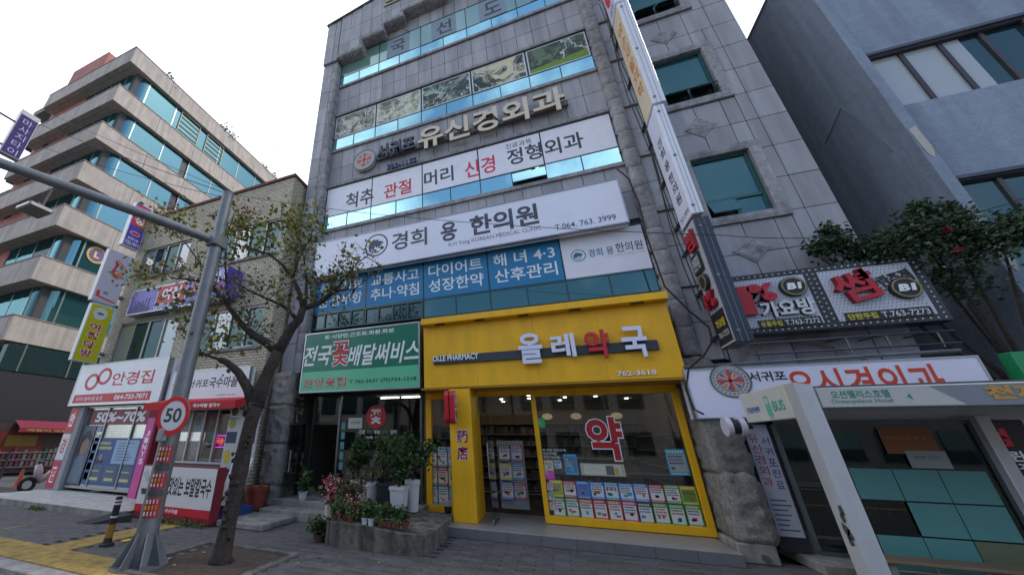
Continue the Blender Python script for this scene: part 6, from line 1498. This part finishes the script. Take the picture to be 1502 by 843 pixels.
# ============================================================ street tree
st = thing('street_tree', 'small crooked street tree with sparse yellow green and reddish leaves in its pavement pit', 'tree', (-4.98, 5.05, 0))
rg = random.Random(11)
def T(x, y, Y=5.05): return PT(x, y, 1, Y)
tr = MB()
tpts = [(322, 835), (325, 815), (335, 768), (344, 728), (352, 690), (360, 650), (370, 612), (377, 590)]
P = [T(*p) for p in tpts]; P[0].z = -.05; rr = [.22, .145, .118, .115, .135, .115, .118, .135]
tr.tube(P, rr, 14)
tr.tube([T(376, 596), T(385, 565, 5.1), T(396, 540, 5.15), T(408, 516, 5.2)], [.135, .12, .11, .11], 12)
limbs = {
 'a': ([T(372, 600), T(364, 570, 5.0), T(350, 546, 4.9), T(333, 531, 4.8), T(322, 527, 4.75)], [.10, .09, .075, .06, .05]),
 'b': ([T(408, 516, 5.2), T(390, 502, 5.15), T(371, 491, 5.1), T(353, 474, 5.0), T(337, 452, 4.95), T(319, 430, 4.9), T(297, 413, 4.85), T(275, 409, 4.85), T(252, 408, 4.85)], [.09, .085, .075, .06, .05, .04, .03, .022, .014]),
 'c': ([T(408, 516, 5.2), T(418, 497, 5.25), T(428, 480, 5.3), T(439, 468, 5.3), T(444, 452, 5.3)], [.105, .10, .09, .08, .07]),
 'd': ([T(444, 452, 5.3), T(440, 430, 5.3), T(430, 408, 5.2), T(416, 390, 5.1), T(396, 373, 5.0), T(370, 366, 5.0), T(345, 358, 5.0)], [.05, .045, .038, .03, .024, .017, .01]),
 'e': ([T(436, 470, 5.3), T(425, 455, 5.2), T(408, 445, 5.1), T(385, 435, 5.0), T(362, 424, 4.9), T(340, 410, 4.9)], [.045, .038, .03, .024, .017, .01]),
 'f': ([T(444, 452, 5.3), T(458, 448, 5.4), T(470, 444, 5.5), T(480, 434, 5.6), T(488, 415, 5.7), T(498, 395, 5.7)], [.06, .055, .05, .035, .02, .01]),
 'g': ([T(447, 450, 5.3), T(449, 430, 5.4), T(450, 412, 5.4), T(446, 380, 5.5), T(440, 350, 5.5), T(425, 320, 5.5)], [.04, .035, .028, .02, .014, .008]),
 'h': ([T(472, 444, 5.5), T(490, 428, 5.5), T(508, 405, 5.5), T(525, 385, 5.5), T(540, 375, 5.5)], [.035, .026, .018, .012, .008]),
 'i': ([T(430, 408, 5.2), T(438, 380, 5.2), T(455, 350, 5.2), T(462, 325, 5.2)], [.025, .018, .012, .007]),
 'j': ([T(337, 452, 4.95), T(332, 420, 4.9), T(330, 380, 4.85), T(334, 340, 4.8), T(345, 310, 4.8)], [.03, .024, .018, .012, .007]),
 'k': ([T(319, 430, 4.9), T(300, 395, 4.8), T(275, 360, 4.7), T(245, 330, 4.7), T(222, 320, 4.7)], [.024, .02, .014, .01, .006]),
 'l': ([T(325, 528, 4.75), T(300, 520, 4.7), T(278, 500, 4.7), T(262, 470, 4.7)], [.03, .02, .014, .008]),
 'm': ([T(480, 434, 5.6), T(500, 425, 5.6), T(520, 424, 5.6), T(538, 410, 5.6)], [.025, .018, .012, .007]),
}
for k, (p, r) in limbs.items(): tr.tube(p, r, 9)
for k in range(26):   # burrs
    i = rg.randrange(2, 7); c = P[i]+Vector((rg.uniform(-.13, .13), rg.uniform(-.14, -.02), rg.uniform(-.2, .2))); tr.tube([c, c+Vector((rg.uniform(-.03, .03), -.03, rg.uniform(-.02, .05)))], [.05, .015], 6)
twp = []
tw = MB()
for k, (p, r) in limbs.items():
    if k in 'ac': continue
    for i in range(2, len(p)):
        for q in range(4):
            s_ = p[i-1]+(p[i]-p[i-1])*rg.random(); d = Vector((rg.uniform(-1, 1), rg.uniform(-1, 1), rg.uniform(-.2, 1.1))).normalized()*rg.uniform(.25, .6)
            e = s_+d; mid = s_+d*.5+Vector((rg.uniform(-.06, .06), 0, rg.uniform(-.02, .08))); tw.tube([s_, mid, e], [.009, .006, .003], 5, cap=False); twp.append((e, mid))
            for _ in range(2): e2 = mid+Vector((rg.uniform(-1, 1), rg.uniform(-1, 1), rg.uniform(-.3, 1))).normalized()*.25; tw.tube([mid, e2], [.005, .002], 4, cap=False); twp.append((e2, mid))
tr.build('trunk', bark, st, smooth=True); tw.build('twigs', bark, st)['kind'] = 'stuff'
lv = MB()
ends = [(*e, .2) for e, m_ in twp]+[(*m_, .18) for e, m_ in twp]
LY = [(.20, .22, .04), (.11, .16, .035), (.28, .26, .06), (.07, .11, .03), (.20, .12, .04)]
leaves(lv, ends, 1700, .10, LY, rng=rg)
blobs = [T(235, 325, 4.7), T(262, 318, 4.7), T(222, 400, 4.8), T(200, 402, 4.8), T(300, 450, 4.8), T(345, 320, 4.8), T(418, 325, 5.4), T(440, 315, 5.4), T(452, 340, 5.3), T(365, 330, 5.0), T(320, 500, 4.75), T(270, 440, 4.8), T(430, 350, 5.3), T(330, 350, 4.8), T(385, 350, 5)]
leaves(lv, [(*b, .42) for b in blobs], 1250, .12, LY, rng=rg, long=1.4)
lv.build('crown', leaf, st)
rl = MB(); rb = [T(228, 318, 4.6), T(258, 308, 4.6), T(215, 388, 4.7), T(240, 392, 4.7), T(262, 384, 4.7), T(330, 470, 4.7), T(305, 455, 4.7), T(362, 300, 4.8), T(325, 308, 4.8), T(345, 305, 4.8), T(376, 312, 4.9), T(290, 480, 4.7), T(360, 465, 4.9), T(480, 405, 5.5)]
leaves(rl, [(*b, .2) for b in rb], 360, .07, [(.34, .04, .05), (.26, .04, .04), (.36, .12, .05), (.16, .03, .03)], rng=rg); rl.build('red_leaves', leaf, st)

# camellia bush spilling over the signs at right
cb = thing('camellia_tree', 'dense dark green camellia with a few red flowers spilling over the black bar sign', 'tree', (6.9, 8.2, 0))
rg = random.Random(21); cs = []
def Q(x, y, Y): return PT(x, y, 1, Y)
for (x, y, s_, Y) in ((1205, 355, .30, 8.6), (1225, 345, .34, 8.6), (1250, 358, .36, 8.6), (1280, 365, .4, 8.5), (1305, 350, .42, 8.4), (1330, 335, .45, 8.3), (1350, 318, .42, 8.3), (1365, 345, .5, 8.2), (1390, 335, .5, 8.2), (1400, 315, .36, 8.2), (1420, 350, .5, 8.2), (1440, 370, .5, 8.2), (1375, 385, .5, 8.3), (1410, 400, .5, 8.3), (1460, 345, .5, 8.0), (1480, 330, .45, 7.9), (1500, 320, .5, 7.9), (1500, 355, .5, 7.9), (1460, 385, .4, 8.1), (1395, 430, .55, 8.5), (1420, 450, .5, 8.5), (1215, 330, .16, 8.6), (1345, 300, .18, 8.3), (1385, 300, .16, 8.2)):
    p = Q(x, y+8, Y); cs.append((*p, s_*(.66 if x < 1380 else .6)))
cs = [c for c in cs if c[2] > 4.62]
for (x, y) in ((1400, 415), (1390, 400)): p = Q(x, y, 8.75); cs.append((*p, .4))
cr_ = MB(); GC = [(.02, .045, .018), (.03, .065, .025), (.05, .09, .04), (.014, .03, .014), (.11, .17, .08)]
leaves(cr_, cs, 8000, .085, GC, rng=rg, long=1.8); cr_.build('crown', leaf, cb)
fl_ = MB()
for (x, y, Y) in ((1388, 335, 8.0), (1408, 365, 7.95)):
    p = Q(x, y, Y); leaves(fl_, [(*p, .03)], 16, .055, [(.5, .01, .02), (.4, .02, .03)], rng=rg)
fl_.build('blossom', leaf, cb)
tk = MB(); root = Vector((7.0, 8.45, 0))
for i in range(7):
    c = Vector(cs[(i*3) % len(cs)][:3]); c = c+Vector((.1, .3, -.1)); tk.tube([root+Vector((rg.uniform(-.08, .08), .25, 0)), root+(c-root)*.25+Vector((0, .3, 1.6)), c], [.05, .035, .012], 7)
tk.build('trunk', bark, cb)
# overhead cables
def cable(a, b, sag, r=.012, lab='', col=(.02, .02, .02)):
    a, b = Vector(a), Vector(b); pts = [a+(b-a)*i/14-Vector((0, 0, 4*sag*(i/14)*(1-i/14))) for i in range(15)]
    o = MB().tube(pts, r, 5, col).build('overhead_cable', matte); tag(o, lab, 'cable', 'overhead cables'); return o
Aq = lambda x, y, Y: PT(x, y, 1, Y)
cable(Aq(-40, 112, 5), Aq(345, 285, 7), .15, .010, 'upper thin overhead cable running from the left edge to the pole top')
cable(Aq(-40, 140, 5), Aq(330, 283, 7), .2, .014, 'thick overhead cable just below the upper thin one at left')
cable(Aq(-40, 175, 5), Aq(330, 290, 6.6), .35, .010, 'sagging lower overhead cable in front of the brown office block')
cable(Aq(340, 285, 6.6), Aq(1060, 345, 7.3), .25, .007, 'long thin overhead cable crossing in front of the white clinic signs')
cable(Aq(1060, 345, 7.3), Aq(1560, 270, 7), .35, .007, 'thin overhead cable crossing the right bay towards the blue building')
cable(Aq(385, 235, 12), Aq(475, 150, 12), .1, .010, 'short faint cable against the white sky left of the clinic building')
wc = MB()
wp = [PT(905, 248, 1, 8.6), PT(922, 262, 1, 8.55), PT(938, 300, 1, 8.55), PT(948, 345, 1, 8.5), PT(975, 420, 1, 8.5), PT(1010, 455, 1, 8.5), PT(1040, 480, 1, 8.5), PT(1045, 500, 1, 8.45), PT(1032, 522, 1, 8.4), PT(1010, 540, 1, 8.3), PT(1006, 570, 1, 8.3), PT(1018, 600, 1, 8.3), PT(1032, 607, 1, 8.3)]
wc.tube(wp, .018, 7, (.02, .02, .022)); tag(wc.build('wall_cable', matte), 'thick black cable looping down the right pier to the entrance sign', 'cable')
wc = MB()
for k in range(5):
    y0 = random.Random(k).uniform(8.5, 8.75); p0 = Vector((3.22+.03*k, y0+.1, 15)); pts = [Vector((3.15+.04*k+.05*math.sin(i*1.3+k), 8.78-.03*k, 14.8-i*1.05)) for i in range(11)]
    wc.tube(pts, .012, 5, (.03, .03, .03))
tag(wc.build('cable_bundle', matte), 'tangle of thin black wires hanging behind the vertical signs', 'cables', kind='stuff')
# far left hanging sign (purple) on its own post
hs = thing('blade_sign', 'purple hanging sign with outlined letters against the sky at the upper left', 'sign', (-14, 3.2, 9.5), None)
t_ = [PT(38, 166, 0, -14), PT(55, 176, 0, -14), PT(6, 222, 0, -14), PT(24, 231, 0, -14)]
fr = FRt(-14.0); MB().box(-14.2, -14, 2.98, 3.42, 9.42, 11.1, (.35, .35, .36), .01).build('casing', gloss, hs); MB().plate(fr, 3.0, 9.45, 3.40, 10.92, .001, .005, (.03, .022, .12)).build('face', matte, hs)
for i, s_ in enumerate('마사지타이'): z = 10.6-i*.28; text(s_, fr, (3.1, z, 3.32, z+.22), (.30, .27, .42), .006, 0, .0, parent=hs)
MB().tube([(-14.1, 2.98, 10.6), (-14.1, 1.9, 10.6)], .03, 6, (.1, .1, .1)).build('bracket', metal, hs); MB().tube([(-14.1, 2.98, 9.7), (-14.1, 1.9, 9.7)], .03, 6, (.1, .1, .1)).build('bracket', metal, hs); MB().tube([(-14.1, 1.9, 0), (-14.1, 1.9, 11.0)], .09, 10, (.12, .12, .12)).build('post', metal, hs)

# ============================================================ the other side of the street (seen only in reflections)
rg = random.Random(31); x = -34
for i, (w_, h, c) in enumerate(((12, 7, (.34, .30, .26)), (10, 6.5, (.42, .40, .37)), (9, 7.5, (.28, .24, .22)), (11, 6.8, (.40, .38, .36)), (12, 8.5, (.33, .33, .35)), (14, 7, (.38, .33, .28)))):
    t = thing('opposite_building', ['brown', 'cream', 'dark brown', 'pale grey', 'tall grey', 'tan'][i]+' plain building on the far side of the road behind the viewer', 'building', (x+w_/2, -13, 0), None)
    MB().box(x+.1, x+w_-.1, -24, -13, 0, h, tuple(v*.6 for v in c)).build('wall', matte, t)
    for z in [q*3.1+1.0 for q in range(int(h/3.1))]:
        for k in range(int(w_/2.4)): MB().box(x+.7+k*2.3, x+2.3+k*2.3, -13.0, -12.95, z, z+1.5).build('window', pane_dark, t)
    x += w_
